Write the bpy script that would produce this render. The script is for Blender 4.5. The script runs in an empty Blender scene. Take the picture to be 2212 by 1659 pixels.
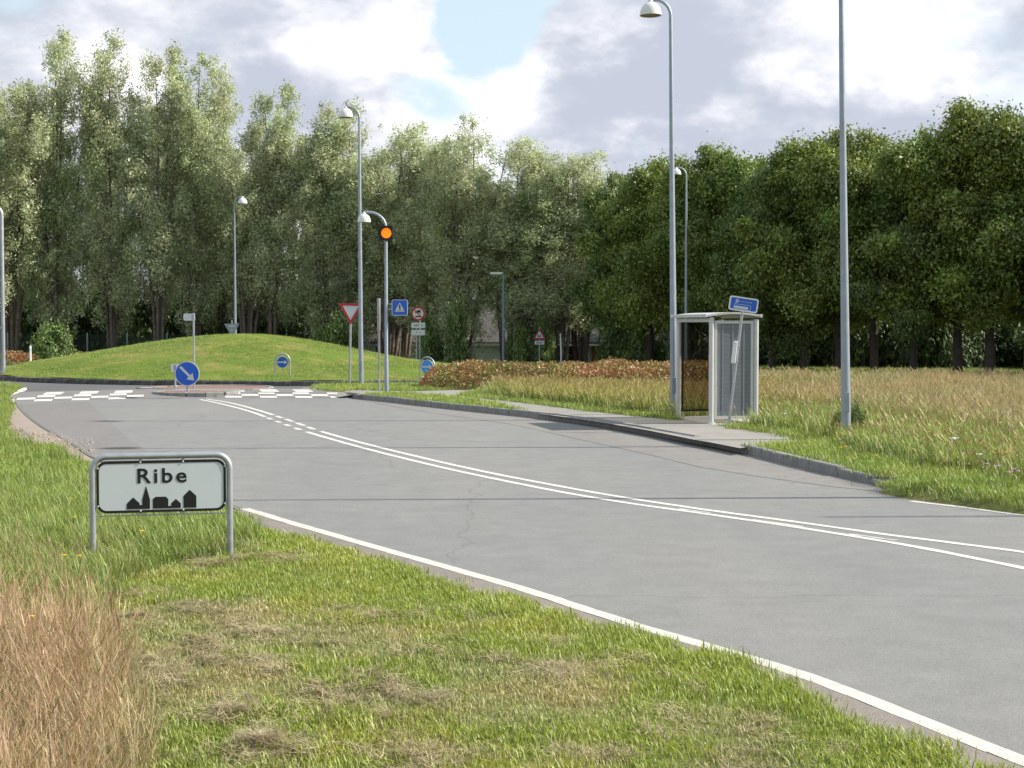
import bpy, bmesh, math, random
import numpy as np
from mathutils import Vector, Matrix

R = math.radians
scene = bpy.context.scene
col = scene.collection

# ------------------------------------------------------------------ camera
cam_data = bpy.data.cameras.new('camera')
cam_data.sensor_fit = 'HORIZONTAL'
cam_data.sensor_width = 36.0
cam_data.lens = 36.0 * 3240.0 / 2212.0
cam_data.clip_start = 0.1
cam_data.clip_end = 3000.0
cam = bpy.data.objects.new('camera', cam_data)
col.objects.link(cam)
cam.location = (0, 0, 2.17)
cam.rotation_euler = (R(90.0) - math.atan(128.5 / 3240.0), 0, 0)
scene.camera = cam

# ------------------------------------------------------------------ sun + sky
SUN_AZ = Vector((0.999, 0.035))
SUN_EL = R(37.0)
sun_data = bpy.data.lights.new('sun', 'SUN')
sun_data.energy = 5.0
sun_data.angle = R(0.53)
sun_data.color = (1.0, 0.93, 0.82)
sun = bpy.data.objects.new('sun', sun_data)
col.objects.link(sun)
sd = Vector((SUN_AZ.x * math.cos(SUN_EL), SUN_AZ.y * math.cos(SUN_EL), math.sin(SUN_EL)))
sun.rotation_euler = sd.to_track_quat('Z', 'Y').to_euler()
sun.location = (60, 10, 60)

world = bpy.data.worlds.new('World')
scene.world = world
world.use_nodes = True


def build_world():
    nt = world.node_tree
    nt.nodes.clear()
    N = nt.nodes.new
    L = nt.links.new
    out = N('ShaderNodeOutputWorld')
    bg = N('ShaderNodeBackground')
    bg.inputs['Strength'].default_value = 0.10
    sky = N('ShaderNodeTexSky')
    sky.sky_type = 'NISHITA'
    sky.sun_disc = False
    sky.sun_elevation = SUN_EL
    sky.sun_rotation = math.atan2(SUN_AZ.x, SUN_AZ.y)
    sky.air_density = 1.0
    sky.dust_density = 1.6
    sky.ozone_density = 1.0
    tc = N('ShaderNodeTexCoord')
    # clouds live on the sphere of directions
    mp = N('ShaderNodeMapping')
    mp.inputs['Scale'].default_value = (1.0, 1.0, 1.9)
    mp.inputs['Location'].default_value = (3.1, 1.7, 0.35)
    L(tc.outputs['Generated'], mp.inputs['Vector'])

    def noise(scale, detail, rough, w=0.0, dist=0.0):
        n = N('ShaderNodeTexNoise')
        n.noise_dimensions = '4D'
        n.inputs['Scale'].default_value = scale
        n.inputs['Detail'].default_value = detail
        n.inputs['Roughness'].default_value = rough
        n.inputs['W'].default_value = w
        n.inputs['Distortion'].default_value = dist
        L(mp.outputs['Vector'], n.inputs['Vector'])
        return n.outputs['Fac']

    def math_(op, a, b=None, c=None, clamp=False):
        m = N('ShaderNodeMath')
        m.operation = op
        m.use_clamp = clamp
        for i, v in enumerate((a, b, c)):
            if v is None:
                continue
            if isinstance(v, (int, float)):
                m.inputs[i].default_value = v
            else:
                L(v, m.inputs[i])
        return m.outputs[0]

    def smooth(v, a, b):
        m = N('ShaderNodeMapRange')
        m.interpolation_type = 'SMOOTHSTEP'
        m.inputs['From Min'].default_value = a
        m.inputs['From Max'].default_value = b
        L(v, m.inputs['Value'])
        return m.outputs['Result']

    def blob(dx, dz, rx, rz, rot=0.0):
        """soft lobe of the cloud field round a direction (x, 1, z)"""
        v = Vector((dx, 1.0, dz)).normalized()
        m = N('ShaderNodeMapping')
        m.vector_type = 'TEXTURE'
        m.inputs['Location'].default_value = v
        m.inputs['Rotation'].default_value = (0, rot, 0)
        m.inputs['Scale'].default_value = (rx, 0.5, rz)
        L(tc.outputs['Generated'], m.inputs['Vector'])
        ln = N('ShaderNodeVectorMath')
        ln.operation = 'LENGTH'
        L(m.outputs['Vector'], ln.inputs[0])
        wob = math_('ADD', ln.outputs['Value'], math_('MULTIPLY', math_('SUBTRACT', rag, 0.5), 2.6))
        return smooth(wob, 1.35, 0.45)

    rag = noise(16.0, 8.0, 0.6, 6.6)
    big = noise(2.6, 3.0, 0.5, 1.3)
    fine = noise(9.0, 9.0, 0.58, 4.2, 0.15)
    cov = math_('ADD', math_('MULTIPLY', big, 0.62), math_('MULTIPLY', fine, 0.42))
    # the open blue wedge and the thicker banks either side of it
    gap = math_('MAXIMUM', blob(-0.010, 0.216, 0.034, 0.066, R(28)), math_('MULTIPLY', blob(-0.055, 0.150, 0.040, 0.020, R(12)), 0.42))
    bank = blob(0.13, 0.135, 0.16, 0.075)
    bank2 = blob(-0.20, 0.17, 0.16, 0.085)
    cov = math_('ADD', cov, math_('MULTIPLY', math_('ADD', bank, bank2), 0.16))
    cov = math_('ADD', cov, math_('MULTIPLY', gap, -0.42))
    # broken cumulus: crowded towards the horizon, thinned overhead beyond view to cut ambient light
    sep = N('ShaderNodeSeparateXYZ')
    L(tc.outputs['Generated'], sep.inputs[0])
    high = smooth(sep.outputs['Z'], 0.26, 0.62)
    cov = math_('ADD', cov, math_('MULTIPLY', high, -0.18))
    mask = smooth(cov, 0.35, 0.55)
    # lit tops and grey undersides
    billow = noise(7.0, 8.0, 0.55, 9.1, 0.1)
    fluff = noise(21.0, 6.0, 0.6, 2.7)
    lit = math_('ADD', math_('MULTIPLY', billow, 0.8), math_('MULTIPLY', fluff, 0.25))
    greyb = math_('MAXIMUM', blob(0.065, 0.150, 0.085, 0.040, R(-14)), blob(-0.17, 0.150, 0.06, 0.03))
    heads = math_('MAXIMUM', blob(-0.035, 0.140, 0.050, 0.022, R(10)), math_('MAXIMUM', blob(0.20, 0.18, 0.07, 0.03), blob(-0.11, 0.185, 0.05, 0.03)))
    lit = math_('ADD', lit, math_('MULTIPLY', greyb, -0.11))
    lit = math_('ADD', lit, math_('MULTIPLY', heads, 0.09))
    lit = smooth(lit, 0.43, 0.67)
    cc = N('ShaderNodeMix')
    cc.data_type = 'RGBA'
    cc.inputs['A'].default_value = (3.65, 3.95, 4.65, 1)
    cc.inputs['B'].default_value = (8.0, 7.9, 8.05, 1)
    L(lit, cc.inputs['Factor'])
    # thin bright veil over the open sky near the horizon
    sk = N('ShaderNodeMix')
    sk.data_type = 'RGBA'
    sk.inputs['Factor'].default_value = 0.7
    sk.inputs['B'].default_value = (5.2, 6.3, 6.9, 1)
    L(sky.outputs['Color'], sk.inputs['A'])
    mix = N('ShaderNodeMix')
    mix.data_type = 'RGBA'
    L(mask, mix.inputs['Factor'])
    L(sk.outputs['Result'], mix.inputs['A'])
    L(cc.outputs['Result'], mix.inputs['B'])
    # clouds thin out overhead: the zenith keeps more of the clear sky
    L(mix.outputs['Result'], bg.inputs['Color'])
    L(bg.outputs['Background'], out.inputs['Surface'])


build_world()
scene.view_settings.view_transform = 'Standard'
scene.view_settings.look = 'None'
scene.view_settings.exposure = 0.68
scene.view_settings.gamma = 1.0
scene.view_settings.use_curve_mapping = False
scene.cycles.max_bounces = 5
scene.cycles.diffuse_bounces = 2
scene.cycles.transmission_bounces = 4
scene.cycles.transparent_max_bounces = 6
scene.cycles.use_denoising = True
scene.render.film_transparent = False

rng = np.random.default_rng(7)
random.seed(7)

# ------------------------------------------------------------------ materials
MATS = {}


def pmat(name, rgb, rough=0.6, metal=0.0, var=0.12, vscale=4.0, spec=0.4, bump=0.0, bscale=60.0, dark=None, dscale=1.2, damount=0.0,
         emis=None, estr=0.0):
    """principled with a two-scale noise on its colour and an optional fine bump"""
    m = bpy.data.materials.new(name)
    m.use_nodes = True
    nt = m.node_tree
    N = nt.nodes.new
    L = nt.links.new
    p = nt.nodes['Principled BSDF']
    p.inputs['Roughness'].default_value = rough
    p.inputs['Metallic'].default_value = metal
    p.inputs['Specular IOR Level'].default_value = spec
    tc = N('ShaderNodeTexCoord')
    n = N('ShaderNodeTexNoise')
    n.inputs['Scale'].default_value = vscale
    n.inputs['Detail'].default_value = 6.0
    L(tc.outputs['Object'], n.inputs['Vector'])
    mr = N('ShaderNodeMapRange')
    mr.inputs['From Min'].default_value = 0.25
    mr.inputs['From Max'].default_value = 0.75
    mr.inputs['To Min'].default_value = 1.0 - var
    mr.inputs['To Max'].default_value = 1.0 + var
    L(n.outputs['Fac'], mr.inputs['Value'])
    mul = N('ShaderNodeMix')
    mul.data_type = 'RGBA'
    mul.blend_type = 'MULTIPLY'
    mul.inputs['Factor'].default_value = 1.0
    mul.inputs['A'].default_value = (*rgb, 1)
    L(mr.outputs['Result'], mul.inputs['B'])
    last = mul.outputs['Result']
    if dark is not None:
        n2 = N('ShaderNodeTexNoise')
        n2.inputs['Scale'].default_value = dscale
        n2.inputs['Detail'].default_value = 8.0
        n2.inputs['Roughness'].default_value = 0.65
        L(tc.outputs['Object'], n2.inputs['Vector'])
        m2 = N('ShaderNodeMapRange')
        m2.interpolation_type = 'SMOOTHSTEP'
        m2.inputs['From Min'].default_value = 0.48
        m2.inputs['From Max'].default_value = 0.70
        m2.inputs['To Max'].default_value = damount
        L(n2.outputs['Fac'], m2.inputs['Value'])
        mx = N('ShaderNodeMix')
        mx.data_type = 'RGBA'
        mx.inputs['B'].default_value = (*dark, 1)
        L(last, mx.inputs['A'])
        L(m2.outputs['Result'], mx.inputs['Factor'])
        last = mx.outputs['Result']
    L(last, p.inputs['Base Color'])
    if bump > 0:
        nb = N('ShaderNodeTexNoise')
        nb.inputs['Scale'].default_value = bscale
        nb.inputs['Detail'].default_value = 4.0
        L(tc.outputs['Object'], nb.inputs['Vector'])
        b = N('ShaderNodeBump')
        b.inputs['Strength'].default_value = bump
        b.inputs['Distance'].default_value = 0.01
        L(nb.outputs['Fac'], b.inputs['Height'])
        L(b.outputs['Normal'], p.inputs['Normal'])
    if emis is not None:
        p.inputs['Emission Color'].default_value = (*emis, 1)
        p.inputs['Emission Strength'].default_value = estr
    MATS[name] = m
    return m


def asphalt(name, base, warm, grain=0.35, crack=0.8):
    """worn asphalt: fine aggregate grain, broad tonal drift, darker seams and stains"""
    m = bpy.data.materials.new(name)
    m.use_nodes = True
    nt = m.node_tree
    N = nt.nodes.new
    L = nt.links.new
    p = nt.nodes['Principled BSDF']
    p.inputs['Roughness'].default_value = 0.82
    p.inputs['Specular IOR Level'].default_value = 0.35
    geo = N('ShaderNodeNewGeometry')

    def nz(scale, detail, rough=0.5, stretch=None):
        n = N('ShaderNodeTexNoise')
        n.inputs['Scale'].default_value = scale
        n.inputs['Detail'].default_value = detail
        n.inputs['Roughness'].default_value = rough
        if stretch:
            mp = N('ShaderNodeMapping')
            mp.inputs['Scale'].default_value = stretch[0]
            mp.inputs['Rotation'].default_value = (0, 0, stretch[1])
            L(geo.outputs['Position'], mp.inputs['Vector'])
            L(mp.outputs['Vector'], n.inputs['Vector'])
        else:
            L(geo.outputs['Position'], n.inputs['Vector'])
        return n.outputs['Fac']
    broad = nz(0.35, 5.0, 0.55, ((1.0, 0.35, 1.0), R(20)))
    mid = nz(3.0, 5.0, 0.6)
    g = nz(95.0, 3.0, 0.7)
    mx = N('ShaderNodeMix')
    mx.data_type = 'RGBA'
    mx.inputs['A'].default_value = (*base, 1)
    mx.inputs['B'].default_value = (*warm, 1)
    mr = N('ShaderNodeMapRange')
    mr.inputs['From Min'].default_value = 0.35
    mr.inputs['From Max'].default_value = 0.65
    L(broad, mr.inputs['Value'])
    L(mr.outputs['Result'], mx.inputs['Factor'])

    def mulr(prev, src, lo, hi):
        r = N('ShaderNodeMapRange')
        r.inputs['From Min'].default_value = 0.25
        r.inputs['From Max'].default_value = 0.75
        r.inputs['To Min'].default_value = lo
        r.inputs['To Max'].default_value = hi
        L(src, r.inputs['Value'])
        u = N('ShaderNodeMix')
        u.data_type = 'RGBA'
        u.blend_type = 'MULTIPLY'
        u.inputs['Factor'].default_value = 1.0
        L(prev, u.inputs['A'])
        L(r.outputs['Result'], u.inputs['B'])
        return u.outputs['Result']
    c = mulr(mx.outputs['Result'], mid, 0.90, 1.10)
    c = mulr(c, nz(26.0, 3.0, 0.65), 0.86, 1.14)
    c = mulr(c, g, 1.0 - grain, 1.0 + grain)
    # pale chips of aggregate showing through
    chip = N('ShaderNodeMapRange')
    chip.inputs['From Min'].default_value = 0.66
    chip.inputs['From Max'].default_value = 0.72
    chip.inputs['To Max'].default_value = 0.45
    L(nz(150.0, 2.0, 0.5), chip.inputs['Value'])
    cm = N('ShaderNodeMix')
    cm.data_type = 'RGBA'
    cm.inputs['B'].default_value = (0.42, 0.41, 0.40, 1)
    L(c, cm.inputs['A'])
    L(chip.outputs['Result'], cm.inputs['Factor'])
    # oil-dark blots and fine cracks
    vor = N('ShaderNodeTexVoronoi')
    vor.feature = 'DISTANCE_TO_EDGE'
    vor.inputs['Scale'].default_value = 0.22
    wv = N('ShaderNodeTexNoise')
    wv.inputs['Scale'].default_value = 1.6
    wv.inputs['Detail'].default_value = 5.0
    L(geo.outputs['Position'], wv.inputs['Vector'])
    va = N('ShaderNodeMix')
    va.data_type = 'VECTOR'
    va.inputs['Factor'].default_value = 0.35
    L(geo.outputs['Position'], va.inputs['A'])
    L(wv.outputs['Color'], va.inputs['B'])
    L(va.outputs['Result'], vor.inputs['Vector'])
    ck = N('ShaderNodeMapRange')
    ck.inputs['From Min'].default_value = 0.0
    ck.inputs['From Max'].default_value = 0.0035
    ck.inputs['To Min'].default_value = crack
    ck.inputs['To Max'].default_value = 1.0
    L(vor.outputs['Distance'], ck.inputs['Value'])
    cu = N('ShaderNodeMix')
    cu.data_type = 'RGBA'
    cu.blend_type = 'MULTIPLY'
    cu.inputs['Factor'].default_value = 1.0
    L(cm.outputs['Result'], cu.inputs['A'])
    L(ck.outputs['Result'], cu.inputs['B'])
    c = mulr(cu.outputs['Result'], nz(1.1, 4.0, 0.6), 0.94, 1.06)
    L(c, p.inputs['Base Color'])
    b = N('ShaderNodeBump')
    b.inputs['Strength'].default_value = 0.35
    b.inputs['Distance'].default_value = 0.006
    L(g, b.inputs['Height'])
    L(b.outputs['Normal'], p.inputs['Normal'])
    MATS[name] = m
    return m


def turf(name, c1, c2, c3, s1=0.8, s2=14.0, bump=0.5):
    """sward seen from afar: greens drifting into straw, with a fine relief"""
    m = bpy.data.materials.new(name)
    m.use_nodes = True
    nt = m.node_tree
    N = nt.nodes.new
    L = nt.links.new
    p = nt.nodes['Principled BSDF']
    p.inputs['Roughness'].default_value = 0.9
    p.inputs['Specular IOR Level'].default_value = 0.15
    geo = N('ShaderNodeNewGeometry')
    n1 = N('ShaderNodeTexNoise')
    n1.inputs['Scale'].default_value = s1
    n1.inputs['Detail'].default_value = 6.0
    n1.inputs['Roughness'].default_value = 0.6
    L(geo.outputs['Position'], n1.inputs['Vector'])
    n2 = N('ShaderNodeTexNoise')
    n2.inputs['Scale'].default_value = s2
    n2.inputs['Detail'].default_value = 5.0
    n2.inputs['Roughness'].default_value = 0.7
    L(geo.outputs['Position'], n2.inputs['Vector'])
    r = N('ShaderNodeValToRGB')
    e = r.color_ramp.elements
    e[0].position = 0.36
    e[0].color = (*c1, 1)
    e[1].position = 0.64
    e[1].color = (*c3, 1)
    k = e.new(0.52)
    k.color = (*c2, 1)
    L(n1.outputs['Fac'], r.inputs['Fac'])
    mr = N('ShaderNodeMapRange')
    mr.inputs['From Min'].default_value = 0.3
    mr.inputs['From Max'].default_value = 0.7
    mr.inputs['To Min'].default_value = 0.55
    mr.inputs['To Max'].default_value = 1.4
    L(n2.outputs['Fac'], mr.inputs['Value'])
    u = N('ShaderNodeMix')
    u.data_type = 'RGBA'
    u.blend_type = 'MULTIPLY'
    u.inputs['Factor'].default_value = 1.0
    L(r.outputs['Color'], u.inputs['A'])
    L(mr.outputs['Result'], u.inputs['B'])
    L(u.outputs['Result'], p.inputs['Base Color'])
    b = N('ShaderNodeBump')
    b.inputs['Strength'].default_value = bump
    b.inputs['Distance'].default_value = 0.05
    L(n2.outputs['Fac'], b.inputs['Height'])
    L(b.outputs['Normal'], p.inputs['Normal'])
    MATS[name] = m
    return m


def leafmat(name, trans=0.35, patch=None, patch_scale=0.8, rough=0.55, lo=0.45, hi=0.62, gloss=0.06):
    """leaf or blade: vertex tint, drifting in patches over the ground, lit through"""
    m = bpy.data.materials.new(name)
    m.use_nodes = True
    nt = m.node_tree
    nt.nodes.clear()
    N = nt.nodes.new
    L = nt.links.new
    out = N('ShaderNodeOutputMaterial')
    at = N('ShaderNodeAttribute')
    at.attribute_name = 'tint'
    c = at.outputs['Color']
    if patch is not None:
        geo = N('ShaderNodeNewGeometry')
        n = N('ShaderNodeTexNoise')
        n.inputs['Scale'].default_value = patch_scale
        n.inputs['Detail'].default_value = 4.0
        L(geo.outputs['Position'], n.inputs['Vector'])
        mr = N('ShaderNodeMapRange')
        mr.interpolation_type = 'SMOOTHSTEP'
        mr.inputs['From Min'].default_value = lo
        mr.inputs['From Max'].default_value = hi
        L(n.outputs['Fac'], mr.inputs['Value'])
        u = N('ShaderNodeMix')
        u.data_type = 'RGBA'
        u.blend_type = 'MULTIPLY'
        L(mr.outputs['Result'], u.inputs['Factor'])
        L(c, u.inputs['A'])
        u.inputs['B'].default_value = (*patch, 1)
        c = u.outputs['Result']
    d = N('ShaderNodeBsdfDiffuse')
    t = N('ShaderNodeBsdfTranslucent')
    g = N('ShaderNodeBsdfGlossy')
    g.inputs['Roughness'].default_value = rough
    g.inputs['Color'].default_value = (0.8, 0.85, 0.8, 1)
    L(c, d.inputs['Color'])
    L(c, t.inputs['Color'])
    m1 = N('ShaderNodeMixShader')
    m1.inputs['Fac'].default_value = trans
    L(d.outputs[0], m1.inputs[1])
    L(t.outputs[0], m1.inputs[2])
    m2 = N('ShaderNodeMixShader')
    m2.inputs['Fac'].default_value = gloss
    L(m1.outputs[0], m2.inputs[1])
    L(g.outputs[0], m2.inputs[2])
    L(m2.outputs[0], out.inputs['Surface'])
    MATS[name] = m
    return m


asphalt('asphalt_road', (0.168, 0.168, 0.167), (0.186, 0.182, 0.177), 0.42)
asphalt('asphalt_bay', (0.175, 0.163, 0.155), (0.195, 0.182, 0.173), 0.38)
asphalt('asphalt_side', (0.155, 0.146, 0.145), (0.175, 0.163, 0.157), 0.38)
asphalt('asphalt_ring', (0.088, 0.086, 0.090), (0.105, 0.102, 0.105), 0.35)
asphalt('footway', (0.225, 0.212, 0.195), (0.26, 0.243, 0.222), 0.3)
asphalt('gravel', (0.245, 0.20, 0.165), (0.30, 0.25, 0.205), 0.6, 1.0)
asphalt('gravel_shoulder', (0.175, 0.155, 0.14), (0.215, 0.185, 0.162), 0.55, 1.0)
asphalt('red_paving', (0.19, 0.11, 0.092), (0.22, 0.135, 0.11), 0.35)
pmat('road_paint', (0.56, 0.54, 0.505), 0.7, var=0.10, vscale=9, dark=(0.36, 0.35, 0.33), dscale=16.0, damount=0.75, bump=0.2)
pmat('edge_paint', (0.50, 0.475, 0.43), 0.75, var=0.10, vscale=9, dark=(0.33, 0.31, 0.29), dscale=12.0, damount=0.7, bump=0.3)
pmat('kerb_granite', (0.235, 0.228, 0.22), 0.85, var=0.22, vscale=14, dark=(0.14, 0.14, 0.13), dscale=3.0, damount=0.6, bump=0.5)
pmat('kerb_shaded', (0.07, 0.068, 0.066), 0.85, var=0.25, vscale=14, dark=(0.20, 0.19, 0.18), dscale=4.0, damount=0.6, bump=0.5)  # shade on the kerb face is put into this stone colour
pmat('kerb_white', (0.62, 0.60, 0.57), 0.8, var=0.15, vscale=8, bump=0.3)
pmat('galvanised', (0.36, 0.38, 0.41), 0.48, metal=0.65, var=0.14, vscale=9, spec=0.5, dark=(0.27, 0.29, 0.32), dscale=5.0, damount=0.45, bump=0.06)
pmat('pole_steel', (0.28, 0.32, 0.37), 0.5, metal=0.45, var=0.12, vscale=6, spec=0.5, dark=(0.24, 0.27, 0.31), dscale=2.5, damount=0.5, bump=0.06)
pmat('pole_blue', (0.17, 0.22, 0.30), 0.55, metal=0.3, var=0.1)
pmat('lamp_white', (0.62, 0.62, 0.60), 0.35, var=0.06, vscale=5, spec=0.5)
pmat('lamp_lens', (0.26, 0.20, 0.15), 0.3, var=0.1)
pmat('sign_white', (0.50, 0.54, 0.56), 0.38, var=0.03, vscale=2, spec=0.45)
pmat('sign_black', (0.007, 0.007, 0.008), 0.5, var=0.1)
pmat('sign_blue', (0.012, 0.10, 0.50), 0.4, var=0.07, vscale=3)
pmat('sign_blue_faded', (0.04, 0.27, 0.72), 0.4, var=0.07, vscale=3)
pmat('sign_red', (0.36, 0.022, 0.03), 0.42, var=0.1, vscale=4)
pmat('sign_back', (0.50, 0.53, 0.57), 0.5, metal=0.2, var=0.08)
pmat('sign_back_blue', (0.22, 0.25, 0.32), 0.5, metal=0.3, var=0.08)
pmat('frame_white', (0.66, 0.67, 0.68), 0.4, var=0.05)
pmat('shelter_metal', (0.50, 0.51, 0.50), 0.42, metal=0.15, var=0.07, vscale=5, dark=(0.42, 0.42, 0.40), dscale=3.0, damount=0.4)
pmat('shelter_grey', (0.20, 0.22, 0.245), 0.5, metal=0.3, var=0.08)
pmat('concrete', (0.36, 0.34, 0.32), 0.9, var=0.2, vscale=10, bump=0.4)
pmat('signal_black', (0.012, 0.012, 0.014), 0.55, var=0.1)
pmat('amber', (0.60, 0.18, 0.01), 0.35, var=0.05, emis=(1.0, 0.235, 0.004), estr=0.62)
pmat('fence_green', (0.035, 0.06, 0.05), 0.6, var=0.1)
pmat('fence_post', (0.10, 0.13, 0.14), 0.55, metal=0.2, var=0.15)
pmat('house_white', (0.68, 0.77, 0.82), 0.85, var=0.06, vscale=2, bump=0.2)
pmat('house_brick', (0.25, 0.105, 0.075), 0.9, var=0.3, vscale=12, bump=0.5, bscale=20)
pmat('house_roof', (0.075, 0.07, 0.07), 0.85, var=0.2, vscale=6, bump=0.5)
pmat('house_door', (0.70, 0.72, 0.72), 0.5, var=0.04)
pmat('house_dark', (0.045, 0.028, 0.032), 0.4, var=0.2)
pmat('pane', (0.03, 0.035, 0.04), 0.08, var=0.05, spec=0.8)
pmat('bark', (0.115, 0.09, 0.07), 0.95, var=0.4, vscale=6, dark=(0.22, 0.19, 0.155), dscale=2.0, damount=0.7, bump=0.8, bscale=18)
pmat('bark_dark', (0.06, 0.05, 0.042), 0.95, var=0.4, vscale=6, bump=0.8, bscale=18)
turf('verge_soil', (0.11, 0.15, 0.035), (0.15, 0.17, 0.05), (0.21, 0.18, 0.085), 0.9, 22.0)
turf('field_soil', (0.09, 0.12, 0.03), (0.15, 0.15, 0.05), (0.22, 0.175, 0.08), 0.5, 9.0)
turf('mound_turf', (0.088, 0.145, 0.018), (0.125, 0.168, 0.026), (0.22, 0.19, 0.062), 0.55, 16.0, 0.6)
turf('far_ground', (0.06, 0.10, 0.025), (0.085, 0.12, 0.03), (0.12, 0.13, 0.05), 0.2, 6.0)
leafmat('leaf_willow', 0.42, (0.88, 0.95, 0.84), 0.35, gloss=0.05, rough=0.5)
leafmat('leaf_broad', 0.34, (0.80, 0.88, 0.75), 0.35, gloss=0.06)
leafmat('leaf_hedge', 0.25, (0.78, 1.15, 0.75), 1.1)
leafmat('blade_lawn', 0.38, (1.22, 1.06, 1.2), 0.9, lo=0.46, hi=0.66)
leafmat('blade_long', 0.38, (1.12, 1.0, 1.2), 0.7)
leafmat('blade_straw', 0.25, (0.85, 0.8, 0.75), 2.0)
leafmat('blade_field', 0.34, (1.10, 0.98, 1.0), 0.33, lo=0.42, hi=0.58)
leafmat('hay', 0.15, (0.75, 0.72, 0.7), 5.0)
leafmat('petal', 0.25)


def glassmat():
    m = bpy.data.materials.new('tinted_glass')
    m.use_nodes = True
    nt = m.node_tree
    nt.nodes.clear()
    N = nt.nodes.new
    L = nt.links.new
    out = N('ShaderNodeOutputMaterial')
    tr = N('ShaderNodeBsdfTransparent')
    tr.inputs['Color'].default_value = (0.64, 0.60, 0.56, 1)
    gl = N('ShaderNodeBsdfGlossy')
    gl.inputs['Roughness'].default_value = 0.03
    fr = N('ShaderNodeFresnel')
    fr.inputs['IOR'].default_value = 1.3
    df = N('ShaderNodeBsdfDiffuse')
    df.inputs['Color'].default_value = (0.10, 0.09, 0.08, 1)
    n = N('ShaderNodeTexNoise')
    n.inputs['Scale'].default_value = 3.0
    tc = N('ShaderNodeTexCoord')
    L(tc.outputs['Object'], n.inputs['Vector'])
    mu = N('ShaderNodeMath')
    mu.operation = 'MULTIPLY'
    mu.inputs[1].default_value = 0.14
    L(n.outputs['Fac'], mu.inputs[0])
    m0 = N('ShaderNodeMixShader')
    L(mu.outputs[0], m0.inputs['Fac'])
    L(tr.outputs[0], m0.inputs[1])
    L(df.outputs[0], m0.inputs[2])
    m1 = N('ShaderNodeMixShader')
    L(fr.outputs[0], m1.inputs['Fac'])
    L(m0.outputs[0], m1.inputs[1])
    L(gl.outputs[0], m1.inputs[2])
    L(m1.outputs[0], out.inputs['Surface'])
    MATS['tinted_glass'] = m


glassmat()

# ------------------------------------------------------------------ object helpers


def link(o, parent=None):
    col.objects.link(o)
    if parent is not None:
        o.parent = parent
    return o


def thing(name, label, cat, loc=(0, 0, 0), rotz=0.0, group=None, rot=None):
    o = bpy.data.objects.new(name, None)
    o.empty_display_size = 0.2
    link(o)
    o.location = loc
    o.rotation_euler = rot if rot else (0, 0, rotz)
    o['label'] = label
    o['category'] = cat
    if group:
        o['group'] = group
    return o


def tag(o, label, cat, group=None):
    o['label'] = label
    o['category'] = cat
    if group:
        o['group'] = group
    return o


def struct(o):
    o['kind'] = 'structure'
    return o


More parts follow.
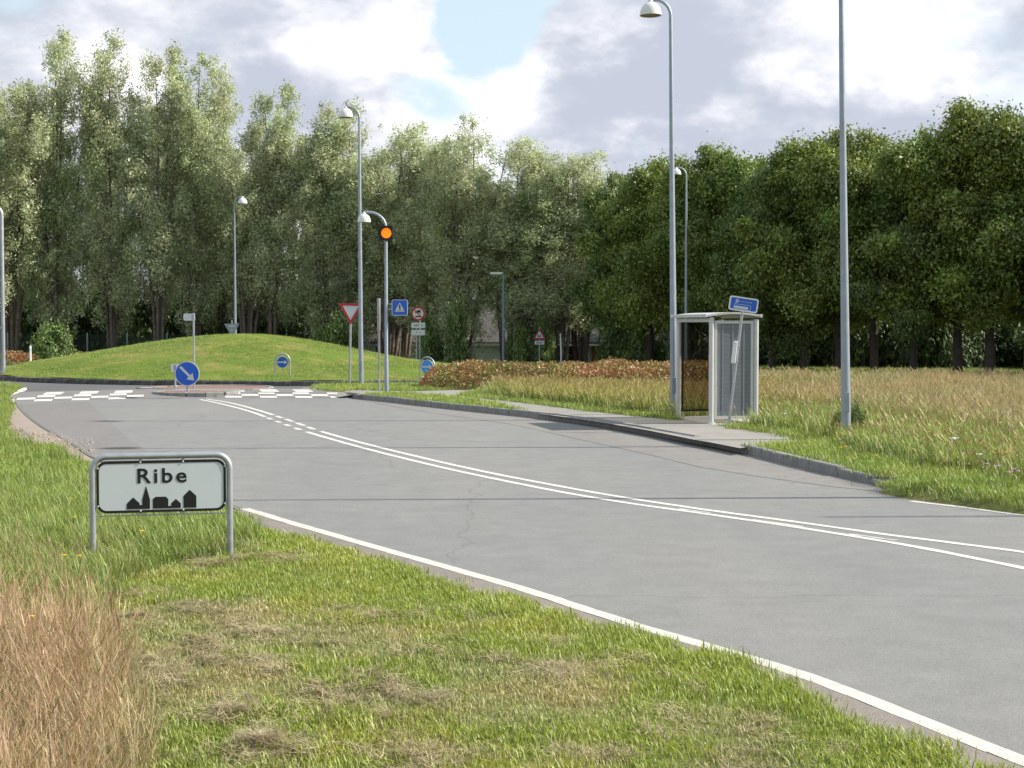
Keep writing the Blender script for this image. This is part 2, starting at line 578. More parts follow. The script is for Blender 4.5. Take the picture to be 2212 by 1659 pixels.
class MB:
    def __init__(self):
        self.v = []
        self.f = []

    def add(self, vs, fs):
        b = len(self.v)
        self.v += [tuple(p) for p in vs]
        self.f += [tuple(i + b for i in f) for f in fs]
        return self

    def box(self, x0, x1, y0, y1, z0, z1):
        vs = [(x0, y0, z0), (x1, y0, z0), (x1, y1, z0), (x0, y1, z0), (x0, y0, z1), (x1, y0, z1), (x1, y1, z1), (x0, y1, z1)]
        return self.add(vs, [(3, 2, 1, 0), (4, 5, 6, 7), (0, 1, 5, 4), (1, 2, 6, 5), (2, 3, 7, 6), (3, 0, 4, 7)])

    def tube(self, pts, rad, n=12, caps=True):
        pts = [Vector(p) for p in pts]
        if isinstance(rad, (int, float)):
            rad = [rad] * len(pts)
        vs, fs = [], []
        d0 = (pts[1] - pts[0]).normalized()
        ref = Vector((1, 0, 0)) if abs(d0.x) < 0.9 else Vector((0, 1, 0))
        for i, p in enumerate(pts):
            if i == 0:
                d = pts[1] - pts[0]
            elif i == len(pts) - 1:
                d = pts[-1] - pts[-2]
            else:
                d = (pts[i + 1] - p).normalized() + (p - pts[i - 1]).normalized()
            d.normalize()
            a = (ref - d * ref.dot(d)).normalized()
            ref = a
            b = d.cross(a)
            for k in range(n):
                t = 2 * math.pi * k / n
                vs.append(p + (a * math.cos(t) + b * math.sin(t)) * rad[i])
        for i in range(len(pts) - 1):
            for k in range(n):
                q = (k + 1) % n
                fs.append((i * n + k, i * n + q, (i + 1) * n + q, (i + 1) * n + k))
        if caps:
            fs.append(tuple(range(n - 1, -1, -1)))
            m = (len(pts) - 1) * n
            fs.append(tuple(m + k for k in range(n)))
        return self.add(vs, fs)

    def lathe(self, prof, n=24, c=(0, 0, 0)):
        """profile of (radius, z) turned about the vertical through c"""
        vs, fs = [], []
        for r, z in prof:
            for k in range(n):
                t = 2 * math.pi * k / n
                vs.append((c[0] + r * math.cos(t), c[1] + r * math.sin(t), c[2] + z))
        for i in range(len(prof) - 1):
            for k in range(n):
                q = (k + 1) % n
                fs.append((i * n + k, i * n + q, (i + 1) * n + q, (i + 1) * n + k))
        return self.add(vs, fs)

    def plate(self, poly, y0, y1):
        """polygon in x,z extruded from y0 (front) to y1 (back)"""
        n = len(poly)
        vs = [(p[0], y0, p[1]) for p in poly] + [(p[0], y1, p[1]) for p in poly]
        fs = [tuple(range(n)), tuple(range(2 * n - 1, n - 1, -1))]
        for i in range(n):
            j = (i + 1) % n
            fs.append((i, n + i, n + j, j))
        return self.add(vs, fs)

    def slab(self, poly, z0, z1):
        """polygon in x,y extruded upwards"""
        n = len(poly)
        vs = [(p[0], p[1], z0) for p in poly] + [(p[0], p[1], z1) for p in poly]
        fs = [tuple(range(n - 1, -1, -1)), tuple(range(n, 2 * n))]
        for i in range(n):
            j = (i + 1) % n
            fs.append((i, j, n + j, n + i))
        return self.add(vs, fs)

    def build(self, name, mat, parent=None, smooth=False, bevel=0.0, loc=None):
        me = bpy.data.meshes.new(name)
        me.from_pydata(self.v, [], self.f)
        bm = bmesh.new()
        bm.from_mesh(me)
        bmesh.ops.recalc_face_normals(bm, faces=bm.faces)
        if bevel > 0:
            bmesh.ops.bevel(bm, geom=[e for e in bm.edges], offset=bevel, segments=1, affect='EDGES')
        bm.to_mesh(me)
        bm.free()
        if smooth:
            me.polygons.foreach_set('use_smooth', [True] * len(me.polygons))
            try:
                me.set_sharp_from_angle(angle=R(40))
            except Exception:
                pass
        me.materials.append(MATS[mat])
        o = bpy.data.objects.new(name, me)
        if loc is not None:
            o.location = loc
        return link(o, parent)


def rrect(w, h, r, cx=0.0, cz=0.0, n=6):
    pts = []
    for (sx, sz, a0) in ((1, -1, -90), (1, 1, 0), (-1, 1, 90), (-1, -1, 180)):
        for k in range(n + 1):
            a = R(a0 + 90.0 * k / n)
            pts.append((cx + sx * (w / 2 - r) + r * math.cos(a), cz + sz * (h / 2 - r) + r * math.sin(a)))
    return pts


def disc(r, cx=0.0, cz=0.0, n=40):
    return [(cx + r * math.cos(2 * math.pi * k / n), cz + r * math.sin(2 * math.pi * k / n)) for k in range(n)]


def rtri(side, r, up=True, cx=0.0, cz=0.0, n=5):
    """equilateral triangle of this side with rounded corners, centred"""
    rad = side / math.sqrt(3) - 2 * r
    pts = []
    for i in range(3):
        a = R(90 + 120 * i if up else -90 + 120 * i)
        c = (cx + rad * math.cos(a), cz + rad * math.sin(a))
        for k in range(n + 1):
            b = a + R(-60 + 120.0 * k / n)
            pts.append((c[0] + r * math.cos(b), c[1] + r * math.sin(b)))
    return pts


def ring_plate(mb, outer, inner, y0, y1):
    """flat band between two outlines with the same number of points"""
    n = len(outer)
    vs = [(p[0], y0, p[1]) for p in outer] + [(p[0], y0, p[1]) for p in inner] + [(p[0], y1, p[1]) for p in outer] + [(p[0], y1, p[1]) for p in inner]
    fs = []
    for i in range(n):
        j = (i + 1) % n
        fs += [(i, j, n + j, n + i), (2 * n + i, 3 * n + i, 3 * n + j, 2 * n + j), (i, 2 * n + i, 2 * n + j, j), (n + i, n + j, 3 * n + j, 3 * n + i)]
    return mb.add(vs, fs)


def text(s, size, parent, mat, x=0.0, z=0.0, y=0.0, spacing=1.0, name='lettering', width=None, bold=0.0, rot=0.0):
    cu = bpy.data.curves.new(name, 'FONT')
    cu.body = s
    cu.size = size
    cu.align_x = 'CENTER'
    cu.align_y = 'BOTTOM_BASELINE'
    cu.space_character = spacing
    cu.extrude = 0.0012
    cu.offset = bold
    cu.resolution_u = 4
    t = bpy.data.objects.new(name + '_tmp', cu)
    link(t)
    bpy.context.view_layer.update()
    me = bpy.data.meshes.new_from_object(t)
    bpy.data.objects.remove(t)
    bpy.data.curves.remove(cu)
    xs = [v.co.x for v in me.vertices]
    sx = 1.0
    if width and xs:
        sx = width / (max(xs) - min(xs))
    cx = (max(xs) + min(xs)) / 2
    me.transform(Matrix.Translation((-cx, 0, 0)))
    me.transform(Matrix.Scale(sx, 4, (1, 0, 0)))
    me.transform(Matrix.Rotation(R(90), 4, 'X'))
    if rot:
        me.transform(Matrix.Rotation(rot, 4, 'Y'))
    me.materials.clear()
    me.materials.append(MATS[mat])
    me.name = name
    o = bpy.data.objects.new(name, me)
    o.location = (x, y, z)
    return link(o, parent)


def sheet(name, poly, z, mat, parent=None):
    vs = [(p[0], p[1], z) for p in poly]
    me = bpy.data.meshes.new(name)
    bm = bmesh.new()
    bv = [bm.verts.new(v) for v in vs]
    f = bm.faces.new(bv)
    f.normal_update()
    if f.normal.z < 0:
        f.normal_flip()
    bmesh.ops.triangulate(bm, faces=bm.faces[:], ngon_method='EAR_CLIP')
    bm.to_mesh(me)
    bm.free()
    me.materials.append(MATS[mat])
    o = bpy.data.objects.new(name, me)
    return link(o, parent)


def catmull(pts, step=0.5):
    """smooth curve through points, resampled evenly"""
    P = [np.array(p[:2], float) for p in pts]
    P = [2 * P[0] - P[1]] + P + [2 * P[-1] - P[-2]]
    out = []
    for i in range(1, len(P) - 2):
        p0, p1, p2, p3 = P[i - 1:i + 3]
        n = max(4, int(np.linalg.norm(p2 - p1) / 0.15))
        for k in range(n):
            t = k / n
            out.append(0.5 * ((2 * p1) + (-p0 + p2) * t + (2 * p0 - 5 * p1 + 4 * p2 - p3) * t * t + (-p0 + 3 * p1 - 3 * p2 + p3) * t ** 3))
    out.append(P[-2])
    out = np.array(out)
    d = np.concatenate([[0], np.cumsum(np.linalg.norm(np.diff(out, axis=0), axis=1))])
    m = max(2, int(round(d[-1] / step)) + 1)
    s = np.linspace(0, d[-1], m)
    return np.stack([np.interp(s, d, out[:, 0]), np.interp(s, d, out[:, 1])], 1)


def normals2(c):
    t = np.gradient(c, axis=0)
    t /= np.linalg.norm(t, axis=1)[:, None]
    return np.stack([-t[:, 1], t[:, 0]], 1)


def ribbon(name, c, w, z, mat, parent=None, off=0.0, jitter=0.0):
    n = normals2(c)
    a = c + n * (off - w / 2 + jitter * rng.normal(size=(len(c), 1)))
    b = c + n * (off + w / 2 + jitter * rng.normal(size=(len(c), 1)))
    vs = [(p[0], p[1], z) for p in a] + [(p[0], p[1], z) for p in b]
    k = len(c)
    fs = [(i, i + 1, k + i + 1, k + i) for i in range(k - 1)]
    return MB().add(vs, fs).build(name, mat, parent)


def inpoly(pts, poly):
    x, y = pts[:, 0], pts[:, 1]
    p = np.array([q[:2] for q in poly])
    inside = np.zeros(len(pts), bool)
    j = len(p) - 1
    for i in range(len(p)):
        xi, yi = p[i]
        xj, yj = p[j]
        c = ((yi > y) != (yj > y)) & (x < (xj - xi) * (y - yi) / (yj - yi + 1e-12) + xi)
        inside ^= c
        j = i
    return inside


def randpts(poly, dens, view=True):
    """random points in a polygon, dens per square metre"""
    p = np.array([q[:2] for q in poly])
    lo, hi = p.min(0), p.max(0)
    n = int((hi - lo).prod() * dens)
    q = lo + rng.random((n, 2)) * (hi - lo)
    return q[inpoly(q, poly)]


def vnoise(p, scale, seed=0):
    """cheap smooth value noise for scattering, 0..1"""
    g = np.random.default_rng(seed).random((64, 64))
    q = np.asarray(p)[:, :2] * scale + 1000.0
    i = np.floor(q).astype(int)
    f = q - i
    f = f * f * (3 - 2 * f)
    i %= 64
    j = (i + 1) % 64
    a = g[i[:, 0], i[:, 1]] * (1 - f[:, 0]) + g[j[:, 0], i[:, 1]] * f[:, 0]
    b = g[i[:, 0], j[:, 1]] * (1 - f[:, 0]) + g[j[:, 0], j[:, 1]] * f[:, 0]
    return a * (1 - f[:, 1]) + b * f[:, 1]


def tinted_mesh(name, v, f_loops, tints, mat, quads=True):
    """faces as an (n,k) index array, one tint per face"""
    f = np.asarray(f_loops)
    n, k = f.shape
    me = bpy.data.meshes.new(name)
    me.vertices.add(len(v))
    me.vertices.foreach_set('co', np.ascontiguousarray(v, dtype=np.float32).ravel())
    me.loops.add(n * k)
    me.loops.foreach_set('vertex_index', f.astype(np.int32).ravel())
    me.polygons.add(n)
    me.polygons.foreach_set('loop_start', (np.arange(n) * k).astype(np.int32))
    me.update(calc_edges=True)
    a = me.attributes.new('tint', 'FLOAT_COLOR', 'FACE')
    c = np.ones((n, 4), np.float32)
    c[:, :3] = tints
    a.data.foreach_set('color', c.ravel())
    me.materials.append(MATS[mat])
    return me


# ------------------------------------------------------------------ terrain
MOUND_C = (-11.6, 65.0)
ISL_C = (-8.3, 68.6)
ISL_R = 15.5


def terr(x, y):
    """natural ground: level, dipping towards the houses behind the trees"""
    x = np.asarray(x, float)
    y = np.asarray(y, float)
    t = np.clip((y - 78) / 14.0, 0, 1)
    t = t * t * (3 - 2 * t)
    s = np.clip((x + 16) / 6.0, 0, 1) * np.clip((32 - x) / 6.0, 0, 1)
    return -0.03 - 1.15 * t * s


def mound_z(x, y):
    x = np.asarray(x, float)
    y = np.asarray(y, float)
    dx = (x - MOUND_C[0]) / np.where(x < MOUND_C[0], 5.6, 4.6)
    dy = (y - MOUND_C[1]) / 5.6
    g = np.exp(-0.5 * (dx * dx + dy * dy))
    r = np.hypot(x - ISL_C[0], y - ISL_C[1])
    e = np.clip((ISL_R - r) / 3.0, 0, 1)
    e = e * e * (3 - 2 * e)
    return 0.13 + 1.60 * g * (0.25 + 0.75 * e)


gx = np.concatenate([np.linspace(-900, -60, 12)[:-1], np.linspace(-60, 60, 61), np.linspace(60, 900, 12)[1:]])
gy = np.concatenate([np.linspace(-300, 0, 6)[:-1], np.linspace(0, 130, 66), np.linspace(130, 1800, 12)[1:]])
X, Y = np.meshgrid(gx, gy)
Z = terr(X, Y)
nx, ny = len(gx), len(gy)
mb = MB()
mb.v = [(float(a), float(b), float(c)) for a, b, c in zip(X.ravel(), Y.ravel(), Z.ravel())]
mb.f = [(j * nx + i, j * nx + i + 1, (j + 1) * nx + i + 1, (j + 1) * nx + i) for j in range(ny - 1) for i in range(nx - 1)]
ground = struct(mb.build('ground', 'far_ground', smooth=True))

# surveyed lines (metres)
KERB = [(-4.883, 44.767), (-3.999, 42.852), (-2.997, 41.094), (-1.930, 39.035), (-0.754, 36.976), (0.516, 34.775), (1.417, 32.974), (2.006, 31.492), (2.708, 29.378), (3.346, 27.314), (3.526, 26.689), (3.879, 25.428), (4.087, 24.365), (4.386, 22.777), (4.735, 21.061), (4.972, 20.091), (5.027, 19.367)]
RIGHT_EDGE = [(5.027, 19.367), (5.163, 18.895), (5.412, 18.445), (5.655, 18.016), (5.975, 17.431), (7.542, 15.256), (14.0, 10.0), (19.0, 4.0)]
LEFT_VERGE = [(-17.020, 52.076), (-14.738, 44.202), (-13.353, 40.153), (-11.467, 33.933), (-9.906, 29.626), (-8.871, 27.103), (-8.050, 26.387), (-6.480, 22.852), (-4.573, 19.529), (-3.170, 17.131), (-2.781, 16.102), (-2.380, 15.289), (-1.970, 14.802), (-1.568, 14.198), (-0.938, 13.378), (-0.575, 12.694), (-0.022, 11.829), (0.329, 11.253), (0.672, 10.600), (0.952, 10.409), (1.224, 9.988), (1.557, 9.366), (1.814, 8.640), (2.007, 8.112), (2.298, 7.334), (2.95, 6.3), (3.3, 4.0)]
ASPH_EDGE = [(-14.336, 43.116), (-12.376, 37.773), (-10.115, 32.069), (-8.468, 28.309), (-7.512, 25.995), (-6.824, 24.365), (-5.320, 21.318), (-3.936, 18.793), (-3.174, 17.475)]

# road sheet: from under the left verge to the kerb and the right verge
kerb_c = catmull(KERB, 0.5)
re_c = catmull(RIGHT_EDGE, 0.6)
lv_c = catmull(LEFT_VERGE, 0.35)
_off = -0.16 * np.clip((17.0 - lv_c[:, 1]) / 3.0, 0, 1) * np.clip((lv_c[:, 1] - 5.0) / 2.0, 0.4, 1)
lv_n = normals2(lv_c)
if lv_n[len(lv_n) // 2][0] < 0:
    lv_n = -lv_n
lv_c = lv_c + lv_n * _off[:, None]
lv_j = lv_c + normals2(lv_c) * (0.05 * rng.normal(size=(len(lv_c), 1)))
under = [(-3.3, 13.5), (-0.5, 7.5), (2.2, 3.0)]
road_poly = [tuple(p) for p in catmull(ASPH_EDGE, 0.4)] + under + [(40.0, 3.0), (40.0, 12.0), (26.0, 14.0)] + [tuple(p) for p in re_c[:-8][::-1] + np.array([0.25, 0.25])] + [tuple(p) for p in kerb_c[::-1] + np.array([0.05, 0.05])] + [(-5.0, 48.5), (-14.5, 48.5)]
road = struct(sheet('road', road_poly, 0.0, 'asphalt_road'))
ring = [(ISL_C[0] + 23 * math.cos(2 * math.pi * k / 72), ISL_C[1] + 23 * math.sin(2 * math.pi * k / 72)) for k in range(72)]
struct(sheet('roundabout_road', ring, -0.008, 'asphalt_ring'))
gravel_poly = [tuple(p) for p in catmull(ASPH_EDGE, 0.4)] + [(-2.850, 16.841), (-1.921, 15.256), (-0.862, 13.482), (0.162, 11.870), (1.228, 10.017), (1.828, 8.977), (2.490, 7.295), (2.9, 3.0), (-2, 3.0), (-14.0, 26.0), (-18, 45)]
struct(sheet('gravel_shoulder', gravel_poly, -0.012, 'gravel'))
bay_poly = [(-4.532, 43.652), (-2.985, 39.254), (-1.626, 36.026), (-0.061, 32.667), (1.261, 28.309), (2.272, 24.974), (2.849, 22.777), (3.525, 21.318), (4.294, 19.976), (4.916, 19.260)] + [tuple(p) for p in kerb_c[::-1][2:-1] + np.array([0.03, 0.03])]
struct(sheet('bus_bay', bay_poly, 0.004, 'asphalt_bay'))
side_poly = [(-13.538, 41.094), (-11.984, 42.335), (-9.326, 34.433), (-7.204, 28.194), (-4.660, 21.318), (-3.206, 17.652), (-3.979, 18.998), (-5.353, 21.449), (-6.833, 24.450), (-7.524, 26.092), (-8.485, 28.423), (-10.141, 32.216), (-12.330, 37.773)]
struct(sheet('road_edge_strip', side_poly, 0.004, 'asphalt_side'))

# verges
verge_l = [tuple(p) for p in lv_j] + [(3.0, -3), (-30, -3), (-48, 20), (-48, 62), (-30, 57), (-20.258, 56.249)]
struct(sheet('verge', verge_l, 0.03, 'verge_soil'))
KB = 0.12
back_kerb = kerb_c + normals2(kerb_c) * 0.11
land_r = [tuple(p) for p in back_kerb] + [tuple(p) for p in re_c] + [(30, -3), (90, -3), (90, 76), (16, 76), (13.0, 70), (12.0, 63), (8.5, 57.5), (4, 53.8), (0, 51.6), (-3, 50.9), (-6.4, 50.6), (-6.75, 48.9), (-5.6, 46.4)]
struct(sheet('roadside_field', land_r, KB, 'field_soil'))


def bank_strip(name, c, out, z0, z1, mat):
    """short slope from the raised land down to the road edge"""
    n = normals2(c)
    k = len(c)
    lo = c - n * out
    vs = [(p[0], p[1], z0) for p in c] + [(p[0], p[1], z1) for p in lo]
    return struct(MB().add(vs, [(i, i + 1, k + i + 1, k + i) for i in range(k - 1)]).build(name, mat))


bank_strip('verge_bank', re_c, 0.34, KB, -0.002, 'field_soil')
bank_strip('crossing_apron', np.array([(-6.75, 48.9), (-6.2, 47.6), (-5.6, 46.4), tuple(back_kerb[0]), tuple(back_kerb[1])]), 0.55, KB - 0.001, 0.03, 'footway')
bank_strip('kerb_backing', back_kerb, 0.03, KB + 0.001, -0.02, 'kerb_granite')

# footways
FOOT = [(-5.207, 45.798), (-4.927, 46.767), (-3.198, 45.798), (-1.936, 46.767), (-1.019, 47.099), (-1.204, 44.268), (-1.690, 43.399), (-0.686, 41.110), (0.303, 39.166), (1.080, 37.166), (1.771, 35.361), (2.637, 33.722), (3.386, 32.212), (3.886, 31.902), (4.394, 29.354), (4.948, 27.870), (5.109, 25.804), (4.681, 25.604), (3.987, 25.117), (3.774, 24.741), (3.435, 26.007), (3.250, 26.528), (2.658, 28.842), (1.975, 31.005), (1.398, 32.529), (0.657, 34.298), (0.034, 36.673), (-0.806, 39.517), (-1.902, 42.156), (-3.071, 43.975), (-4.158, 43.975), (-4.425, 43.399)]
struct(sheet('footway', FOOT, KB + 0.006, 'footway'))

# ------------------------------------------------------------------ kerbs, stone by stone
kerb_stone = MB().box(-0.5, 0.5, -0.075, 0.075, -0.10, 0.0)
_tmp = kerb_stone.build('kerb_stone_source', 'kerb_granite', bevel=0.012)
STONE = {}
for nm in ('kerb_granite', 'kerb_shaded', 'kerb_white'):
    me = _tmp.data.copy()
    me.name = 'kerb_stone'
    me.materials.clear()
    me.materials.append(MATS[nm])
    STONE[nm] = me
bpy.data.objects.remove(_tmp)


def lay_kerb(root, c, mat, top, width=0.15, gap=0.012, closed=False, hf=None):
    """stones about a metre long laid along a resampled curve"""
    k = len(c)
    for i in range(k if closed else k - 1):
        a = Vector((*c[i], 0))
        b = Vector((*c[(i + 1) % k], 0))
        m = (a + b) / 2
        t = top if hf is None else hf(i / max(1, k - 2)) * top
        o = bpy.data.objects.new('kerb_stone', STONE[mat])
        link(o, root)
        ln = (b - a).length
        o.location = (m.x + random.uniform(-.008, .008), m.y + random.uniform(-.008, .008), t + random.uniform(-.006, .006))
        o.rotation_euler = (random.uniform(-.012, .012), random.uniform(-.006, .006), math.atan2(b.y - a.y, b.x - a.x) + random.uniform(-.01, .01))
        o.scale = (max(0.1, ln - gap), width / 0.15, 1.9)


def kerb_root(name):
    o = bpy.data.objects.new(name, None)
    o.empty_display_size = 0.2
    link(o)
    o['kind'] = 'structure'
    return o


kr = kerb_root('kerb')
kc = catmull(KERB, 1.0)
kc = kc + normals2(kc) * 0.05
DROP = float(np.argmin(np.linalg.norm(kc - np.array((3.680, 26.487)), axis=1))) / (len(kc) - 1)


def kerb_h(t):
    # flush where the footway is lowered to the road beside the shelter
    d = abs(t - DROP)
    s = min(1.0, max(0.0, (d - 0.025) / 0.03))
    e = min(1.0, max(0.0, (1.0 - t) / 0.06))
    return (0.80 + 0.20 * s) * (0.45 + 0.55 * e)


lay_kerb(kr, kc, 'kerb_granite', 0.152, hf=kerb_h)
ik = kerb_root('roundabout_kerb')
icr = np.array([(ISL_C[0] + ISL_R * math.cos(2 * math.pi * k / 98), ISL_C[1] + ISL_R * math.sin(2 * math.pi * k / 98)) for k in range(98)])
lay_kerb(ik, icr, 'kerb_shaded', 0.17, width=0.22, closed=True)

# central island with its grass mound
mb = MB()
rr = np.linspace(0.0, 1.0, 34)
na = 96
for r in rr[1:]:
    for k in range(na):
        a = 2 * math.pi * k / na
        x = ISL_C[0] + (ISL_R - 0.05) * r * math.cos(a)
        y = ISL_C[1] + (ISL_R - 0.05) * r * math.sin(a)
        z = float(mound_z(x, y)) + 0.03 * math.sin(x * 2.1 + y) * math.sin(y * 1.7) + 0.045 * math.sin(x * .83 + 1.3) * math.sin(y * .71 - x * .3)
        mb.v.append((x, y, z))
mb.v.append((ISL_C[0], ISL_C[1], float(mound_z(*ISL_C))))
ctr = len(mb.v) - 1
for i in range(len(rr) - 2):
    for k in range(na):
        q = (k + 1) % na
        mb.f.append((i * na + k, i * na + q, (i + 1) * na + q, (i + 1) * na + k))
for k in range(na):
    mb.f.append((ctr, (k + 1) % na, k))
struct(mb.build('grass_mound', 'mound_turf', smooth=True))

# ------------------------------------------------------------------ raised crossing and paint
TL = np.array((-13.951, 41.955))
TR = np.array((-10.552, 44.064))
SL = np.array((-8.511, 44.426))
SR = np.array((-4.761, 44.147))


def crossing(a, b, first, reach=0.25):
    """one half of the raised zebra table: ramp with checks, flat top with bars"""
    d = b - a
    ln = np.linalg.norm(d)
    d = d / ln
    n = np.array([-0.22, 0.975])
    ext = 0.25

    def pt(s, t, dz=0.0):
        z = 0.10 * min(1.0, max(0.0, t / 1.5)) if t < 4.3 else 0.10 - 0.105 * (t - 4.3) / 1.0
        p = a + d * s + n * t
        return (p[0], p[1], z + dz)
    mbx = MB()
    ts = [0.0, 1.5, 4.3, 5.3]
    vs = [pt(-ext, t, 0.002) for t in ts] + [pt(ln + reach, t, 0.002) for t in ts]
    mbx.add(vs, [(i, 4 + i, 5 + i, 1 + i) for i in range(3)])
    tb = struct(mbx.build('raised_crossing', 'asphalt_side'))
    sq = 0.53
    k = int(ln / sq)
    for i in range(k):
        for j in range(3):
            if (i + j + first) % 2:
                continue
            s0, s1 = i * sq + 0.01, i * sq + sq - 0.01
            t0, t1 = 0.02 + j * 0.5, 0.02 + j * 0.5 + 0.46
            MB().add([pt(s0, t0, .0045), pt(s1, t0, .0045), pt(s1, t1, .0045), pt(s0, t1, .0045)], [(0, 1, 2, 3)]).build('check_marking', 'road_paint', tb)
    s = 0.62 if first else 0.15
    while s + 0.55 < ln + 0.1:
        MB().add([pt(s, 1.85, .0045), pt(s + .55, 1.85, .0045), pt(s + .55, 3.5, .0045), pt(s, 3.5, .0045)], [(0, 1, 2, 3)]).build('zebra_stripe', 'road_paint', tb)
        s += 1.07
    return tb


crossing(TL, TR, 1, 1.75)
crossing(SL, SR, 0)

# splitter islands: kerbed, red paved
def splitter(poly, z, zk):
    root = struct(sheet('traffic_island', poly, z, 'red_paving'))
    c = catmull([*poly, poly[0]], 0.55)[:-1]
    lay_kerb(root, c, 'kerb_granite', zk, width=0.17, closed=True)
    return root


splitter([(-10.75, 45.2), (-10.2, 44.9), (-9.2, 44.85), (-8.55, 45.2), (-8.55, 46.1), (-10.75, 46.15)], 0.125, 0.14)
splitter([(-12.1, 48.5), (-10.7, 47.9), (-8.5, 47.7), (-7.9, 48.2), (-8.2, 50.3), (-9.8, 51.0), (-11.4, 50.3)], 0.11, 0.125)
cut = sheet('island_crossing', [(-10.7, 46.2), (-8.6, 46.15), (-8.4, 47.7), (-10.7, 47.9)], 0.112, 'footway')
struct(cut)
lw = kerb_root('crossing_kerb')
lay_kerb(lw, np.array([(-13.987, 41.830), (-14.884, 44.767), (-15.749, 47.818), (-16.319, 50.213)]), 'kerb_white', 0.055, width=0.12)

# painted lines are part of the road
CL_LO = [(-9.035, 43.382), (-7.904, 40.855), (-6.538, 37.371), (-5.233, 33.447), (-4.343, 30.799), (-3.367, 28.194), (-2.452, 25.899), (-1.511, 23.704), (-0.722, 21.989), (0.088, 20.384), (0.793, 19.102), (1.478, 18.063), (2.108, 17.258), (2.966, 16.102), (3.692, 14.993), (4.150, 14.169), (4.558, 13.276), (5.157, 11.910), (5.738, 10.285), (6.116, 8.954)]
CL_HI = [(-8.903, 43.652), (-7.741, 41.337), (-6.375, 37.773), (-4.946, 33.607), (-3.928, 30.531), (-2.660, 27.208), (-1.570, 24.622), (-0.747, 22.777), (-0.040, 21.318), (1.151, 19.154), (2.155, 17.652), (3.042, 16.522), (3.815, 15.493), (4.353, 14.865), (4.882, 14.227), (5.691, 13.151), (6.592, 11.829), (7.319, 10.731)]
EDGE_L = [(-3.154, 17.607), (-2.478, 16.444), (-1.964, 15.597), (-1.390, 14.646), (-0.884, 13.831), (-0.346, 12.954), (0.128, 12.161), (0.824, 10.866), (1.245, 10.164), (1.546, 9.667), (1.854, 9.107), (2.197, 8.257), (2.544, 7.374), (3.3, 5.6), (3.7, 4.0)]
EDGE_R = [(4.901, 18.348), (5.396, 17.696), (5.830, 17.006), (7.413, 14.993), (15.0, 9.5)]


def dashed(name, pts, w, spans, mat, z=0.0035, jitter=0.004):
    c = catmull(pts, 0.2)
    for a, b in spans:
        i, j = int(a * (len(c) - 1)), int(b * (len(c) - 1))
        if j - i >= 2:
            ribbon(name, c[i:j + 1], w, z, mat, road, jitter=jitter)


def frac_at(pts, q):
    c = catmull(pts, 0.2)
    return float(np.argmin(np.linalg.norm(c - np.array(q), axis=1))) / (len(c) - 1)


def centre_spans(pts, q0, q1):
    f0, f1 = frac_at(pts, q0), frac_at(pts, q1)
    st = (f1 - f0) / 4.0
    return [(0.0, f0 - 0.004)] + [(f0 + st * i + 0.006, f0 + st * (i + 1) - 0.006) for i in range(4)] + [(f1 + 0.006, 1.0)]


dashed('centre_line', CL_LO, 0.11, centre_spans(CL_LO, (-5.737, 34.948), (-4.258, 30.531)), 'road_paint')
dashed('centre_line', CL_HI, 0.11, centre_spans(CL_HI, (-5.633, 35.659), (-3.928, 30.531)), 'road_paint')
dashed('edge_line', EDGE_L, 0.13, [(0, 0.30), (0.301, 0.595), (0.597, 0.76), (0.762, 1)], 'edge_paint')
ec = catmull(EDGE_L, 0.3)
struct(ribbon('shoulder', ec, 0.40, 0.0018, 'gravel_shoulder', off=-0.26, jitter=0.02))
dashed('edge_line', EDGE_R, 0.12, [(0, 1)], 'road_paint')
for q, w, l in (((2.874, 16.290), 0.10, 0.75), ((2.123, 17.388), 0.05, 0.5), ((3.678, 15.222), 0.05, 0.6)):
    d = np.array([0.62, -0.78])
    c = np.array([np.array(q) + d * l * (t - .5) for t in np.linspace(0, 1, 6)])
    ribbon('faded_marking', c, w, 0.0045, 'edge_paint', road, jitter=0.008)


